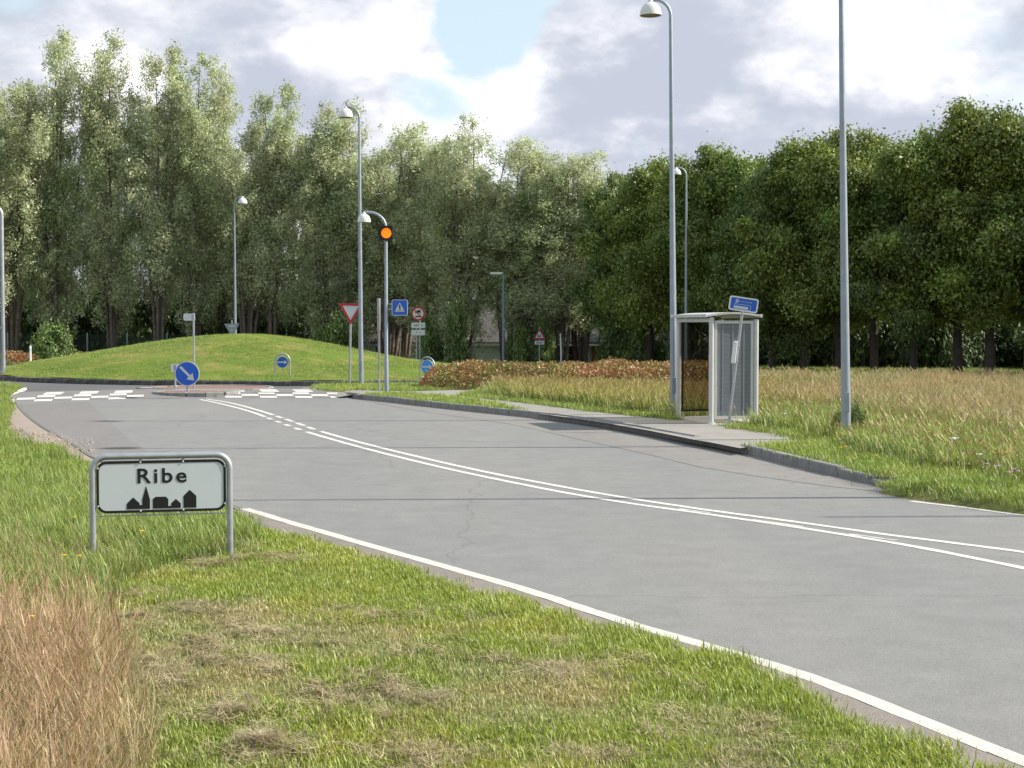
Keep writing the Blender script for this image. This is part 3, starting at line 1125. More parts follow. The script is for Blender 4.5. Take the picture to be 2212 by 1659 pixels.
# ------------------------------------------------------------------ town sign
def town_sign():
    t = thing('town_sign', 'white town sign reading Ribe in a bent steel tube frame on the grass verge', 'town sign', (-3.183, 13.585, 0.030), R(13))
    t.scale = (.945, .945, .955)
    hw, top, cr = 0.643, 0.995, 0.13
    path = [(-hw, 0, -0.25), (-hw, 0, 0.4), (-hw, 0, top - cr)]
    path += [(-hw + cr - cr * math.cos(a), 0, top - cr + cr * math.sin(a)) for a in [R(15 * k) for k in range(1, 7)]]
    path += [(hw - cr + cr * math.sin(a), 0, top - cr + cr * math.cos(a)) for a in [R(15 * k) for k in range(0, 7)]]
    path += [(hw, 0, 0.4), (hw, 0, -0.25)]
    MB().tube(path, 0.030, 16).build('frame', 'galvanised', t, smooth=True)
    MB().tube([(-hw, 0, 0.432), (hw, 0, 0.432)], 0.006, 8).build('crossbar', 'galvanised', t, smooth=True)
    pz = 0.7045
    pan = MB().plate(rrect(1.213, 0.492, 0.095, 0, pz), -0.014, 0.010).build('panel', 'sign_white', t)
    b = MB()
    ring_plate(b, rrect(1.214, 0.493, 0.0955, 0, pz), rrect(1.165, 0.444, 0.072, 0, pz), -0.017, 0.012)
    b.build('border', 'sign_black', pan)
    o = text('Ribe', 0.195, pan, 'sign_black', x=0.004, z=0.741, y=-0.0158, spacing=1.22, width=0.462, bold=0.0035)
    for shp in ([(592, 845), (592, 772), (677, 688), (762, 768), (762, 792), (797, 792), (797, 715), (848, 538), (898, 720), (898, 845)],
                [(935, 845), (935, 718), (970, 687), (1105, 687), (1140, 722), (1140, 815), (1178, 815), (1178, 778), (1240, 722), (1305, 782), (1305, 845)],
                [(1340, 845), (1340, 684), (1425, 604), (1512, 687), (1512, 845)]):
        MB().plate([((x - 1055) / 1410.0, 0.493 + (845 - y) / 1410.0) for x, y in shp], -0.0165, -0.012).build('skyline_silhouette', 'sign_black', pan)
    spots = [(-0.593, 0.885, 1), (-0.593, 0.525, 1), (0.593, 0.885, 1), (0.593, 0.525, 1), (-0.20, 0.936, 0), (0.20, 0.936, 0), (-0.20, 0.473, 0), (0.20, 0.473, 0)]
    for x, z, side in spots:
        s = 1 if x > 0 else -1
        m = MB()
        if side:
            m.box(min(x, x + s * .045), max(x, x + s * .045), -0.008, 0.012, z - .012, z + .012)
        elif z > pz:
            m.box(x - .014, x + .014, -0.008, 0.012, z, z + .05)
        else:
            m.box(x - .014, x + .014, -0.008, 0.012, z - .045, z)
        br = m.build('bracket', 'galvanised', t)
        MB().lathe([(0.0, -0.004), (0.006, -0.003), (0.010, 0.0), (0.010, 0.006)], 12).build('bolt', 'galvanised', br)
        bo = br.children[0]
        bo.rotation_euler = (R(-90), 0, 0)
        bo.location = (x, -0.0205, z)
    return t


town_sign()

# ------------------------------------------------------------------ street lamps
def lamp(loc, H, label, d=-1, arm=0.45, arc=0.36, dome=0.245, r0=0.085, r1=0.040, lean=0.0, group='dome-headed street lamps', parts=None, mat='pole_steel', name='street_lamp'):
    t = thing(name, label, 'street lamp', loc, 0, group, rot=(0, lean, 0))
    path = [(0, 0, -0.4), (0, 0, 0.0), (0, 0, 0.9), (0, 0, 0.95), (0, 0, H * 0.5), (0, 0, H - arc)]
    k = (r0 - r1) / (H - arc)
    rad = [r0, r0, r0 * 0.98, r0 * 0.95, r0 - k * H * .5, r1]
    for a in range(1, 7):
        b = R(15 * a)
        path.append((d * (arc - arc * math.cos(b)), 0, H - arc + arc * math.sin(b)))
        rad.append(r1 * 0.95)
    path.append((d * arm, 0, H))
    rad.append(r1 * 0.8)
    MB().tube(path, rad, 16).build('pole', mat, t, smooth=True)
    MB().box(-0.045, 0.045, -r0 * 1.02, -r0 * 0.5, 0.5, 0.85).build('service_door', mat, t, bevel=0.004)
    x = d * arm
    cap = MB().lathe([(0.0, 0.03), (0.03, 0.028), (0.045, 0.0), (0.085, -0.075), (0.09, -0.085)], 20, (x, 0, H)).build('lamp_cap', 'lamp_white', t, smooth=True)
    hd = dome * 1.15
    prof = [(0.07, 0.0)] + [(dome * math.sin(R(a)) ** 0.85, -hd * (1 - math.cos(R(a)))) for a in (20, 32, 44, 56, 68, 80, 90)] + [(dome * 1.01, -hd - 0.015), (dome * 0.97, -hd - 0.015), (dome * 0.94, -hd + 0.02)]
    hdo = MB().lathe(prof, 28, (x, 0, H - 0.055)).build('lamp_dome', 'lamp_white', t, smooth=True)
    MB().lathe([(dome * 0.955, -hd), (dome * 0.7, -hd - 0.012), (0.0, -hd - 0.02)], 28, (x, 0, H - 0.055)).build('lamp_lens', 'lamp_lens', hdo, smooth=True)
    return t


lamp((3.682, 34.034, 0.120), 9.35, 'tall dome-headed street lamp standing right beside the bus shelter', lean=R(-0.72))
lamp((5.949, 26.635, 0.120), 9.35, 'tall tapering lamp post standing alone in the flowering field edge', lean=R(-1.15))
lamp((8.9, 18.9, 0.12), 9.35, 'tall dome-headed lamp post on the verge by the right edge line', lean=R(-0.6))
t = thing('steel_mast', 'tall bare tapering steel mast out in the golden field', 'mast', (16.4, 17.3, 0.12))
MB().tube([(0, 0, -.4), (0, 0, 4.0), (0, 0, 9.6)], [.10, .085, .035], 14).build('shaft', 'pole_steel', t, smooth=True)
MB().lathe([(.16, -.02), (.16, .02), (.10, .03)], 16, (0, 0, 0)).build('base_plate', 'pole_steel', t)
lamp((-5.067, 50.316, 0.120), 9.3, 'dome-headed street lamp standing behind the red and white yield sign', lean=R(-0.15))
lamp((7.953, 68.500, 0.099), 9.2, 'dome-headed street lamp behind the hedge, seen through the shelter glass', lean=R(-0.2), dome=0.22)
lamp((-15.3, 83.0, 0.0), 9.2, 'dome-headed street lamp rising behind the grass mound', d=1, dome=0.26)
lamp((-36.95, 108.0, 0.0), 8.7, 'far dome-headed street lamp partly behind the large framed sign', d=1, dome=0.25, arm=0.55, arc=0.4)

# lamp with amber beacon and crossing sign
t = thing('signal_pole', 'grey crossing pole with a lit amber beacon under a white dome lamp', 'signal pole', (-3.707, 44.268, 0.120))
H = 5.35
path = [(0, 0, -.4), (0, 0, 0), (0, 0, 1.05), (0, 0, 1.1), (0, 0, H - .47)] + [(-(.5 - .5 * math.cos(R(15 * a))), 0, H - .47 + .47 * math.sin(R(15 * a))) for a in range(1, 7)] + [(-.64, 0, H)]
MB().tube(path, [.064, .064, .064, .052, .046] + [.04] * 7, 14).build('pole', 'pole_steel', t, smooth=True)
MB().lathe([(0.0, 0.03), (0.03, 0.025), (0.05, -.01), (0.07, -0.06)], 18, (-.64, 0, H)).build('lamp_cap', 'lamp_white', t, smooth=True)
prof = [(0.055, 0.0)] + [(.20 * math.sin(R(a)) ** .85, -.235 * (1 - math.cos(R(a)))) for a in (20, 35, 50, 65, 80, 90)] + [(.202, -.25), (.19, -.25)]
hd = MB().lathe(prof, 26, (-.64, 0, H - .045)).build('lamp_dome', 'lamp_white', t, smooth=True)
MB().lathe([(.19, -.24), (0.0, -.25)], 26, (-.64, 0, H - .045)).build('lamp_lens', 'lamp_lens', hd)
bx = MB().box(-.215, .215, -.13, -.08, 4.52, 4.95).build('beacon_board', 'signal_black', t, bevel=.008)
MB().box(-.17, .17, -.08, .05, 4.58, 4.90).build('beacon_housing', 'signal_black', bx, bevel=.01)
am = MB().lathe([(0.0, 0.03), (.06, .026), (.11, .014), (.150, 0.0)], 28).build('amber_lens', 'amber', bx, smooth=True)
am.rotation_euler = (R(90), 0, 0)
am.location = (.02, -.131, 4.73)
m = MB()
vis = []
for k in range(13):
    a = R(0 + 180 * k / 12)
    vis.append((.02 + .16 * math.cos(a), 4.73 + .16 * math.sin(a)))
inner = [(.02 + .152 * math.cos(R(180 * k / 12)), 4.73 + .152 * math.sin(R(180 * k / 12))) for k in range(13)]
m.plate(vis + inner[::-1], -.26, -.13)
m.build('visor', 'signal_black', bx)
# crossing sign bracketed to the same pole
cs = thing('crossing_sign', 'square blue sign with a walking figure in a white triangle, clamped to the beacon pole', 'traffic sign', tuple(Vector((-3.707, 44.268, 0.120)) + Vector((0.40, -0.02, 0))), R(-4))
cs.scale = (.92, 1, .92)
z0 = 2.77
pn = MB().plate(rrect(.50, .50, .045, 0, z0), -.012, .008).build('panel', 'sign_blue', cs)
b = MB()
ring_plate(b, rrect(.512, .512, .05, 0, z0), rrect(.475, .475, .035, 0, z0), -.016, .010)
b.build('border', 'sign_back', pn)
MB().plate([(-.175, z0 - .135), (.175, z0 - .135), (.155, z0 - .115), (0.0, z0 + .165), (-.155, z0 - .115)], -.0145, -.010).build('white_triangle', 'sign_white', pn)
f = MB().plate(disc(.019, 0, z0 + .092, 14), -.0165, -.013)
f.plate([(-.012, z0 + .07), (.014, z0 + .07), (.042, z0 + .015), (.034, z0 + .005), (.016, z0 + .03), (.014, z0 - .01), (.040, z0 - .085), (.024, z0 - .09), (.002, z0 - .035), (-.02, z0 - .09), (-.036, z0 - .085), (-.012, z0 - .012), (-.016, z0 + .028), (-.034, z0 + .0), (-.042, z0 + .01)], -.0165, -.013)
f.build('walking_figure', 'sign_black', pn)
for k in range(5):
    x = -.138 + .069 * k
    MB().plate([(x - .018, z0 - .118), (x + .016, z0 - .118), (x + .018, z0 - .094), (x - .014, z0 - .094)], -.0165, -.013).build('zebra_bar', 'sign_black', pn)
MB().box(-.42, -.18, -.006, .03, z0 - .06, z0 - .03).build('bracket', 'galvanised', cs)
MB().box(-.42, -.18, -.006, .03, z0 + .10, z0 + .13).build('bracket', 'galvanised', cs)

# ------------------------------------------------------------------ signs on posts
def post(t, h, r=0.030, x=0.0, lean=0.0, below=0.3, name='post', mat='galvanised', y=0.02):
    return MB().tube([(x, y, -below), (x, y, h * .5), (x + lean, y, h)], r, 12).build(name, mat, t, smooth=True)


# yield sign
t = thing('yield_sign', 'red-bordered white yield triangle on a leaning grey post', 'traffic sign', (-5.497, 50.701, 0.120), 0, rot=(0, R(1.2), R(4)))
post(t, 2.25, 0.038, y=.045)
zc = 2.52
pn = MB().plate(rtri(.84, .03, False, 0, zc), -.012, .006).build('panel', 'sign_white', t)
b = MB()
ring_plate(b, rtri(.845, .032, False, 0, zc), rtri(.56, .012, False, 0, zc), -.016, .008)
b.build('red_border', 'sign_red', pn)
MB().box(-.03, .03, .006, .07, zc - .30, zc - .27).build('clamp', 'galvanised', t)
MB().box(-.10, .10, .006, .03, zc + .06, zc + .09).build('clamp', 'galvanised', t)
MB().tube([(0, .045, 2.2), (0, .045, zc + .1)], .03, 10).build('post_top', 'galvanised', t, smooth=True)
# sleeve post
t = thing('sleeve_post', 'bare stepped steel post without a sign beside the crossing pole', 'post', (-4.061, 45.798, 0.120))
MB().tube([(0, 0, -.3), (0, 0, 1.85), (0, 0, 1.88), (0, 0, 2.80)], [.034, .034, .052, .052], 14).build('tube', 'galvanised', t, smooth=True)
MB().lathe([(.056, 0), (.056, .06), (.0, .075)], 14, (0, 0, 2.78)).build('cap', 'galvanised', t)

# keep right sign on the island
t = thing('keep_right_sign', 'large round blue keep-right sign with white diagonal arrow on the red-paved island', 'traffic sign', (-9.88, 45.6, 0.125))
post(t, .84, .033)
zc = 0.55
pn = MB().plate(disc(.358, 0, zc), -.014, .004).build('panel', 'sign_blue', t)
b = MB()
ring_plate(b, disc(.375, 0, zc), disc(.351, 0, zc), -.02, .012)
b.build('rim', 'sign_back', pn)


def arrow(cx, cz, ang, ln, w, hw, hl):
    pts = [(-ln / 2, -w / 2), (ln / 2 - hl, -w / 2), (ln / 2 - hl, -hw / 2), (ln / 2, 0), (ln / 2 - hl, hw / 2), (ln / 2 - hl, w / 2), (-ln / 2, w / 2)]
    c, s = math.cos(ang), math.sin(ang)
    return [(cx + x * c - y * s, cz + x * s + y * c) for x, y in pts]


MB().plate(arrow(.0, zc, R(-45), .60, .075, .27, .20), -.0175, -.012).build('white_arrow', 'sign_white', pn)


def hoop_sign(loc, label, rotz, hw, h, rd, zc, blue, worn, name='direction_arrow_sign'):
    t = thing(name, label, 'traffic sign', loc, rotz, 'roundabout arrow signs')
    pth = [(-hw, 0, -.3), (-hw, 0, h - hw)] + [(-hw * math.cos(R(15 * k)), 0, h - hw + hw * math.sin(R(15 * k))) for k in range(1, 12)] + [(hw, 0, h - hw), (hw, 0, -.3)]
    MB().tube(pth, .026, 12).build('hoop_frame', 'galvanised', t, smooth=True)
    pn = MB().plate(disc(rd, 0, zc), -.012, .006).build('panel', blue, t)
    b = MB()
    ring_plate(b, disc(rd * 1.02, 0, zc), disc(rd * .955, 0, zc), -.015, .008)
    b.build('rim', 'sign_white' if worn else 'sign_back', pn)
    MB().plate(arrow(.0, zc, 0, rd * 1.72, rd * .24, rd * .75, rd * .52), -.0145, -.010).build('white_arrow', 'sign_white', pn)
    if worn:
        MB().plate([(rd * .02, zc - rd * .97), (rd * .10, zc - rd * .62), (-rd * .02, zc - rd * .45), (-rd * .30, zc - rd * .30), (-rd * .35, zc - rd * .38), (-rd * .12, zc - rd * .60), (-rd * .08, zc - rd * .97)], -.0145, -.010).build('torn_film', 'sign_white', pn)
    for s in (-1, 1):
        MB().box(min(s * rd * .9, s * hw), max(s * rd * .9, s * hw), -.004, .012, zc - .012, zc + .012).build('bracket', 'galvanised', t)
    return t


mx, my = (610 - 1106) / 3240.0 * 54.6, 54.6
hoop_sign((mx, my, float(mound_z(mx, my))), 'round blue arrow sign in a steel hoop on the grass mound', R(3), .275, .84, .205, .53, 'sign_blue', False)
hoop_sign((-2.781, 49.196, 0.120), 'faded round blue arrow sign with torn film in a hoop by the copper hedge', R(-32), .29, .98, .235, .66, 'sign_blue_faded', True)

# lorry ban sign with two plates on twin posts
t = thing('lorry_ban_sign', 'round red-ringed no-lorries sign above two white plates on twin posts', 'traffic sign', (-4.75, 76.0, 0.0), R(-3))
post(t, 2.2, .035, x=-.085)
post(t, 2.6, .035, x=.085)
zc = 2.72
pn = MB().plate(disc(.35, 0, zc), -.03, -.012).build('panel', 'sign_white', t)
b = MB()
ring_plate(b, disc(.355, 0, zc), disc(.27, 0, zc), -.034, -.010)
b.build('red_ring', 'sign_red', pn)
tr = MB().plate([(-.06, zc + .055), (.13, zc + .055), (.13, zc + .175), (-.06, zc + .175)], -.0335, -.029)
tr.plate([(-.15, zc + .05), (-.07, zc + .05), (-.07, zc + .12), (-.13, zc + .12), (-.15, zc + .09)], -.0335, -.029)
for x in (-.12, .0, .10):
    tr.plate(disc(.022, x, zc + .035, 12), -.0335, -.029)
tr.build('lorry_symbol', 'sign_black', pn)
tk = MB().plate([(-.15, zc - .17), (.13, zc - .17), (.13, zc - .115), (-.15, zc - .115)], -.0335, -.029)
for x in (-.11, -.02, .10):
    tk.plate(disc(.02, x, zc - .185, 12), -.0335, -.029)
tk.build('lorry_symbol', 'sign_black', pn)
MB().plate(arrow(0, zc, R(-45), .60, .055, .055, .01), -.0355, -.029).build('red_bar', 'sign_red', pn)
for zz, s in ((2.13, '400 m'), (1.76, '7 t')):
    pl = MB().plate(rrect(.70, .27, .03, .0, zz), -.03, -.012).build('plate', 'sign_white', t)
    for w_, x_ in ((('400', -.09), ('m', .20)) if len(s) > 3 else (('7', -.07), ('t', .10))):
        text(w_, .135, pl, 'sign_black', x=x_, z=zz - .045, y=-.0315, spacing=1.25, bold=.002)

# school warning sign
t = thing('school_warning_sign', 'red-edged warning triangle with two children above a small white plate by the trees', 'traffic sign', (1.50, 82.0, -.05), R(4))
post(t, 2.1, .035)
zc = 1.62
pn = MB().plate(rtri(.72, .03, True, 0, zc), -.03, -.012).build('panel', 'sign_white', t)
b = MB()
ring_plate(b, rtri(.725, .032, True, 0, zc), rtri(.46, .012, True, 0, zc), -.034, -.010)
b.build('red_border', 'sign_red', pn)
for x, s in ((-.05, 1.0), (.055, .8)):
    f = MB().plate(disc(.022 * s, x, zc + .05 * s, 12), -.0335, -.029)
    f.plate([(x - .02 * s, zc + .03 * s), (x + .02 * s, zc + .03 * s), (x + .035 * s, zc - .03 * s), (x + .05 * s, zc - .11 * s), (x + .02 * s, zc - .11 * s), (x, zc - .05 * s), (x - .03 * s, zc - .11 * s), (x - .055 * s, zc - .10 * s), (x - .03 * s, zc - .02 * s)], -.0335, -.029)
    f.build('child_figure', 'sign_black', pn)
pl = MB().plate(rrect(.54, .21, .02, 0, 1.23), -.03, -.012).build('plate', 'sign_white', t)
text('Skole', .14, pl, 'sign_black', x=0, z=1.19, y=-.0315, spacing=1.1, bold=.002)

# signs seen from behind, on the island
t = thing('direction_sign', 'small white sign seen from behind on a tall pole behind the round blue sign', 'road sign', (-10.3, 48.4, .11))
post(t, 2.42, .032, x=.03)
MB().plate(rrect(.34, .20, .02, -.10, 2.30), -.03, -.012).build('panel', 'sign_back', t)
b = MB()
ring_plate(b, rrect(.36, .22, .03, -.10, 2.30), rrect(.32, .18, .015, -.10, 2.30), -.035, -.008)
b.build('rim', 'frame_white', t)
MB().box(-.02, .05, -.045, -.03, 2.22, 2.38).build('bracket', 'galvanised', t)
t = thing('low_direction_sign', 'low white framed sign seen from behind beside the round blue sign', 'road sign', (-11.05, 49.3, .13))
post(t, .72, .033, x=-.03)
MB().plate(rrect(.50, .22, .02, .11, .62), -.03, -.012).build('panel', 'frame_white', t)
b = MB()
ring_plate(b, rrect(.53, .25, .03, .11, .62), rrect(.48, .20, .015, .11, .62), -.036, -.006)
b.build('rim', 'frame_white', t)
MB().box(-.06, .0, -.045, -.03, .53, .71).build('bracket', 'sign_back_blue', t)
MB().lathe([(.075, -.02), (.075, .02), (.03, .05)], 14, (-.03, .02, 0)).build('foot', 'galvanised', t)
# give way sign from behind, far side of the mound
t = thing('reversed_yield_sign', 'bare grey back of a downward triangle sign beyond the grass mound', 'traffic sign', (-14.935, 80.000, 1.085), R(3))
t.location.z = 0.0
post(t, 2.4, .035)
zc = 1.98
MB().plate(rtri(.82, .03, False, 0, zc), -.022, -.012).build('panel', 'sign_back_blue', t)
MB().box(-.16, .16, -.036, -.022, zc + .08, zc + .12).build('stiffener', 'sign_back', t)
MB().box(-.07, .07, -.036, -.022, zc - .13, zc - .09).build('stiffener', 'sign_back', t)
# delineator post
t = thing('delineator_post', 'slim white roadside marker post at the foot of the grass mound', 'marker post', (-21.195, 66.000, 0.093))
t.location.z = float(max(.1, mound_z(t.location.x, 66.0))) - .02
MB().tube([(0, 0, -.2), (0, 0, .74), (.01, 0, .80)], [.05, .05, .035], 10).build('shaft', 'frame_white', t)
MB().tube([(0, 0, .56), (0, 0, .66)], .052, 10).build('reflector_band', 'sign_back', t)
t = thing('delineator_stub', 'tiny pale marker stub just showing over the top of the mound', 'marker post', (-12.557, 74.000, 1.394))
t.location.z = 0.0
MB().tube([(0, 0, -.2), (0, 0, 1.62), (0, 0, 1.66)], [.05, .05, .03], 8).build('shaft', 'sign_back', t)
MB().box(-.1, .1, -.06, .06, 1.47, 1.67).build('head', 'frame_white', t, bevel=.02)

# large framed sign at the left, seen from behind
t = thing('framed_direction_sign', 'large direction sign seen from behind, blue-grey panels in a rounded steel frame', 'road sign', (-11.25, 29.6, .03), R(2))
w, z1, z2, cr = 2.40, 1.14, 4.46, .16
cz, hh = (z1 + z2) / 2, (z2 - z1)
outl = rrect(w, hh, cr, 0, cz, 8)
pth = [(x, 0, z) for x, z in outl]
pth = pth + [pth[0]]
MB().tube(pth, .038, 12, caps=False).build('frame', 'galvanised', t, smooth=True)
edges = [z1 + .04, (-10.052, 29.600, 2.079)[2], (-10.039, 29.600, 3.008)[2], (-10.029, 29.600, 3.754)[2], z2 - .04]
for a, b in zip(edges[:-1], edges[1:]):
    MB().box(-w / 2 + .05, w / 2 - .05, -.01, .012, a + .02, b - .02).build('panel', 'sign_back_blue', t)
for e in edges[1:-1]:
    MB().box(-w / 2 + .02, w / 2 - .02, -.03, .03, e - .022, e + .022).build('rail', 'galvanised', t)
for s in (-.55, .55):
    MB().tube([(s, .08, -.4), (s, .08, z2 - .2)], .055, 12).build('post', 'galvanised', t, smooth=True)

# ------------------------------------------------------------------ path lamps behind the hedge
def path_lamp(loc, h, label, heads, mat='pole_blue'):
    t = thing('path_lamp', label, 'path lamp', loc, 0, 'flat-headed path lamps')
    MB().tube([(0, 0, -1.5), (0, 0, h * .5), (0, 0, h)], [.07, .065, .045], 10).build('pole', mat, t, smooth=True)
    for s in heads:
        hm = MB()
        p0 = [(0.0 if len(heads) == 1 else s * .28, .05), (s * .62, .06), (s * .70, .02), (s * .66, -.04), (s * .12 if len(heads) == 1 else s * .3, -.05)]
        hm.plate([(x, h + z) for x, z in p0], -.13, .13)
        hm.build('lamp_head', 'lamp_white', t)
        if len(heads) > 1:
            MB().tube([(0, 0, h - .1), (s * .32, 0, h)], .025, 8).build('arm', mat, t)
    return t


path_lamp((-.45, 78.0, 0.0), 4.82, 'single flat-headed path lamp on a dark blue pole behind the hedge', (-1,))
path_lamp((5.55, 82.0, -.15), 4.55, 'twin flat-headed path lamp against the dark trees', (-1, 1), 'galvanised')
t = thing('pale_post', 'thin pale post in front of the brick house wall', 'post', (2.62, 80.0, -.1))
MB().tube([(0, 0, -.4), (0, 0, .9), (-.04, 0, 1.75)], [.05, .045, .035], 10).build('shaft', 'frame_white', t, smooth=True)
MB().lathe([(.05, 0), (.05, .05), (0, .07)], 10, (-.04, 0, 1.72)).build('cap', 'frame_white', t)

# ------------------------------------------------------------------ bus shelter
def shelter():
    u = Vector((-.205, .979, 0)).normalized()
    ang = math.atan2(u.y, u.x)          # local +x runs along the kerb, away from the camera
    loc = Vector((4.103, 30.860, 0.120))
    t = thing('bus_shelter', 'small white-framed bus shelter with tinted glass and grey perforated end screen', 'bus shelter', loc, ang)
    W, D, Hh = 2.15, 0.97, 2.22       # local y: -D is the field side
    pr = .052
    for (x, y, h) in ((0, 0, 2.20), (W, 0, 2.20), (0, -D, 2.16), (W, -D, 2.16)):
        MB().tube([(x, y, -.1), (x, y, h)], pr, 16).build('corner_post', 'shelter_metal', t, smooth=True)
        MB().lathe([(.09, .0), (.09, .015), (.06, .02)], 16, (x, y, 0.012)).build('base_plate', 'shelter_metal', t)
    # roof: shallow barrel across the depth, with a fascia
    n = 14
    ys = [-.98 - .07 + (D + .07 + .16) * k / (n - 1) for k in range(n)]
    prof = []
    for y in ys:
        q = (y - ys[0]) / (ys[-1] - ys[0])
        prof.append((y, 2.225 + .06 * math.sin(math.pi * min(1, q * 1.02)) ** .9))
    x0, x1 = -.09, W + .10
    vs, fs = [], []
    for x in (x0, x1):
        vs += [(x, y, z + .02) for y, z in prof] + [(x, y, z - .02) for y, z in prof]
    N2 = 2 * n
    for k in range(n - 1):
        fs += [(k, k + 1, N2 + k + 1, N2 + k), (n + k, N2 + n + k, N2 + n + k + 1, n + k + 1), (k, n + k, n + k + 1, k + 1), (N2 + k, N2 + k + 1, N2 + n + k + 1, N2 + n + k)]
    fs += [(0, N2, N2 + n, n), (n - 1, 2 * n - 1, N2 + 2 * n - 1, N2 + n - 1)]
    rf = MB().add(vs, fs).build('roof', 'shelter_metal', t)
    MB().box(x0 - .012, x1 + .012, ys[-1] - .02, ys[-1] + .015, 2.195, 2.265).build('front_fascia', 'shelter_metal', rf, bevel=.008)
    MB().box(x0 - .012, x1 + .012, ys[0] - .02, ys[0] + .03, 2.19, 2.26).build('gutter', 'shelter_metal', rf, bevel=.008)
    MB().box(.02, W - .02, -.03, .03, 2.10, 2.18).build('front_beam', 'shelter_metal', t)
    # near end: framed screen of perforated sheet, built as fine horizontal louvres
    MB().box(-.02, .02, -D + .06, -.06, 2.07, 2.13).build('screen_rail', 'shelter_metal', t)
    MB().box(-.02, .02, -D + .06, -.06, .10, .16).build('screen_rail', 'shelter_metal', t)
    for y in (-.09, -D + .09):
        MB().box(-.018, .018, y - .03, y + .03, .16, 2.07).build('screen_stile', 'shelter_metal', t)
    for y in (-.24, -.46, -.70):
        MB().box(-.014, .014, y - .014, y + .014, .16, 2.07).build('screen_mullion', 'shelter_grey', t)
    lv = MB()
    z = .165
    while z < 2.06:
        lv.box(-.006, .006, -D + .12, -.12, z, z + .021)
        z += .027
    o = lv.build('screen_sheet', 'shelter_grey', t)
    o['kind'] = 'stuff'
    # glazing: back wall in two panes, far end
    for (a, b) in ((.08, W / 2 - .02), (W / 2 + .02, W - .08)):
        MB().box(a, b, -D - .006, -D + .006, .18, 2.08).build('glass_pane', 'tinted_glass', t)
        MB().box(a, b, -D - .018, -D + .018, .14, .18).build('glass_rail', 'sign_black', t)
        MB().box(a, b, -D - .018, -D + .018, 2.08, 2.12).build('glass_rail', 'sign_black', t)
    for x in (.06, W / 2, W - .06):
        MB().box(x - .018, x + .018, -D - .016, -D + .016, .14, 2.12).build('glass_stile', 'sign_black', t)
    MB().box(W - .006, W + .006, -D + .10, -.10, .18, 2.08).build('glass_pane', 'tinted_glass', t)
    MB().box(W - .018, W + .018, -D + .06, -.06, .14, .18).build('glass_rail', 'sign_black', t)
    MB().box(W - .018, W + .018, -D + .06, -.06, 2.08, 2.12).build('glass_rail', 'sign_black', t)
    MB().box(W - .016, W + .016, -.11, -.07, .14, 2.12).build('glass_stile', 'sign_black', t)
    MB().box(-.30, W + .25, -D - .22, .10, -.08, .012).build('base_slab', 'concrete', t, bevel=.01)
    return t


shelter()

# bus stop sign, leaning
bs = Vector((4.537, 31.151, 0.120))
bs.y = 30.15
bs.x = (1575 - 1106) / 3240.0 * 30.15
t = thing('bus_stop_sign', 'blue bus stop sign with white bus symbol on a badly leaning grey post', 'bus stop sign', bs, 0, rot=(0, R(6.6), R(2)))
MB().tube([(0, .03, -.3), (0, .03, 2.55)], .028, 12).build('post', 'galvanised', t, smooth=True)
zc = 2.47
bt = thing  # keep helper name
rot = R(1.8)


def rotpts(pts, cz, a=rot):
    c, s = math.cos(a), math.sin(a)
    return [(x * c + (z - cz) * s, cz - x * s + (z - cz) * c) for x, z in pts]


pn = MB().plate(rotpts(rrect(.57, .27, .04, 0, zc), zc), -.014, .0).build('panel', 'sign_blue', t)
b = MB()
ring_plate(b, rotpts(rrect(.585, .285, .045, 0, zc), zc), rotpts(rrect(.53, .23, .025, 0, zc), zc), -.020, .004)
b.build('border', 'frame_white', pn)
b = MB()
ring_plate(b, rotpts(disc(.034, -.135, zc + .055, 20), zc), rotpts(disc(.015, -.132, zc + .058, 20), zc), -.0175, -.012)
b.plate(rotpts([(-.178, zc + .012), (-.15, zc + .012), (-.125, zc + .022), (-.16, zc + .035)], zc), -.0175, -.012)
b.build('logo', 'sign_white', pn)
text('SYDTRAFIK', .040, pn, 'sign_white', x=.045 + .002, z=zc + .035, y=-.0165, spacing=1.25, width=.245, rot=rot)
b = MB()
ring_plate(b, rotpts(rrect(.345, .098, .012, -.02, zc - .055), zc), rotpts(rrect(.330, .083, .008, -.02, zc - .055), zc), -.0175, -.012)
b.plate(rotpts([(-.19, zc - .092), (.10, zc - .092), (.105, zc - .045), (-.19, zc - .045)], zc), -.0175, -.012)
b.build('bus_symbol', 'sign_white', pn)
MB().box(-.105, -.035, -.07, .05, 1.27, 1.72).build('timetable_case', 'frame_white', t, bevel=.01)
for z in (1.33, 1.63):
    MB().lathe([(.034, -.015), (.036, 0), (.034, .015)], 12, (0, .03, z)).build('clamp', 'galvanised', t)

# ------------------------------------------------------------------ fence behind the mound
t = thing('mesh_fence', 'dark green wire mesh fence on posts in front of the tall willows', 'fence', (-36.0, 86.5, terr(-36, 86.5).item()), 0)
nP = 13
for k in range(nP):
    MB().box(k * 2.3 - .035, k * 2.3 + .035, -.03, .03, -.3, 1.72).build('post', 'fence_post', t)
for k in range(nP - 1):
    m = MB()
    for z in np.arange(.06, 1.66, .1):
        m.box(k * 2.3 + .04, k * 2.3 + 2.26, -.004, .004, z - .004, z + .004)
    for x in np.arange(.08, 2.28, .1):
        m.box(k * 2.3 + x - .003, k * 2.3 + x + .003, -.003, .003, .04, 1.64)
    m.build('mesh_panel', 'fence_green', t)

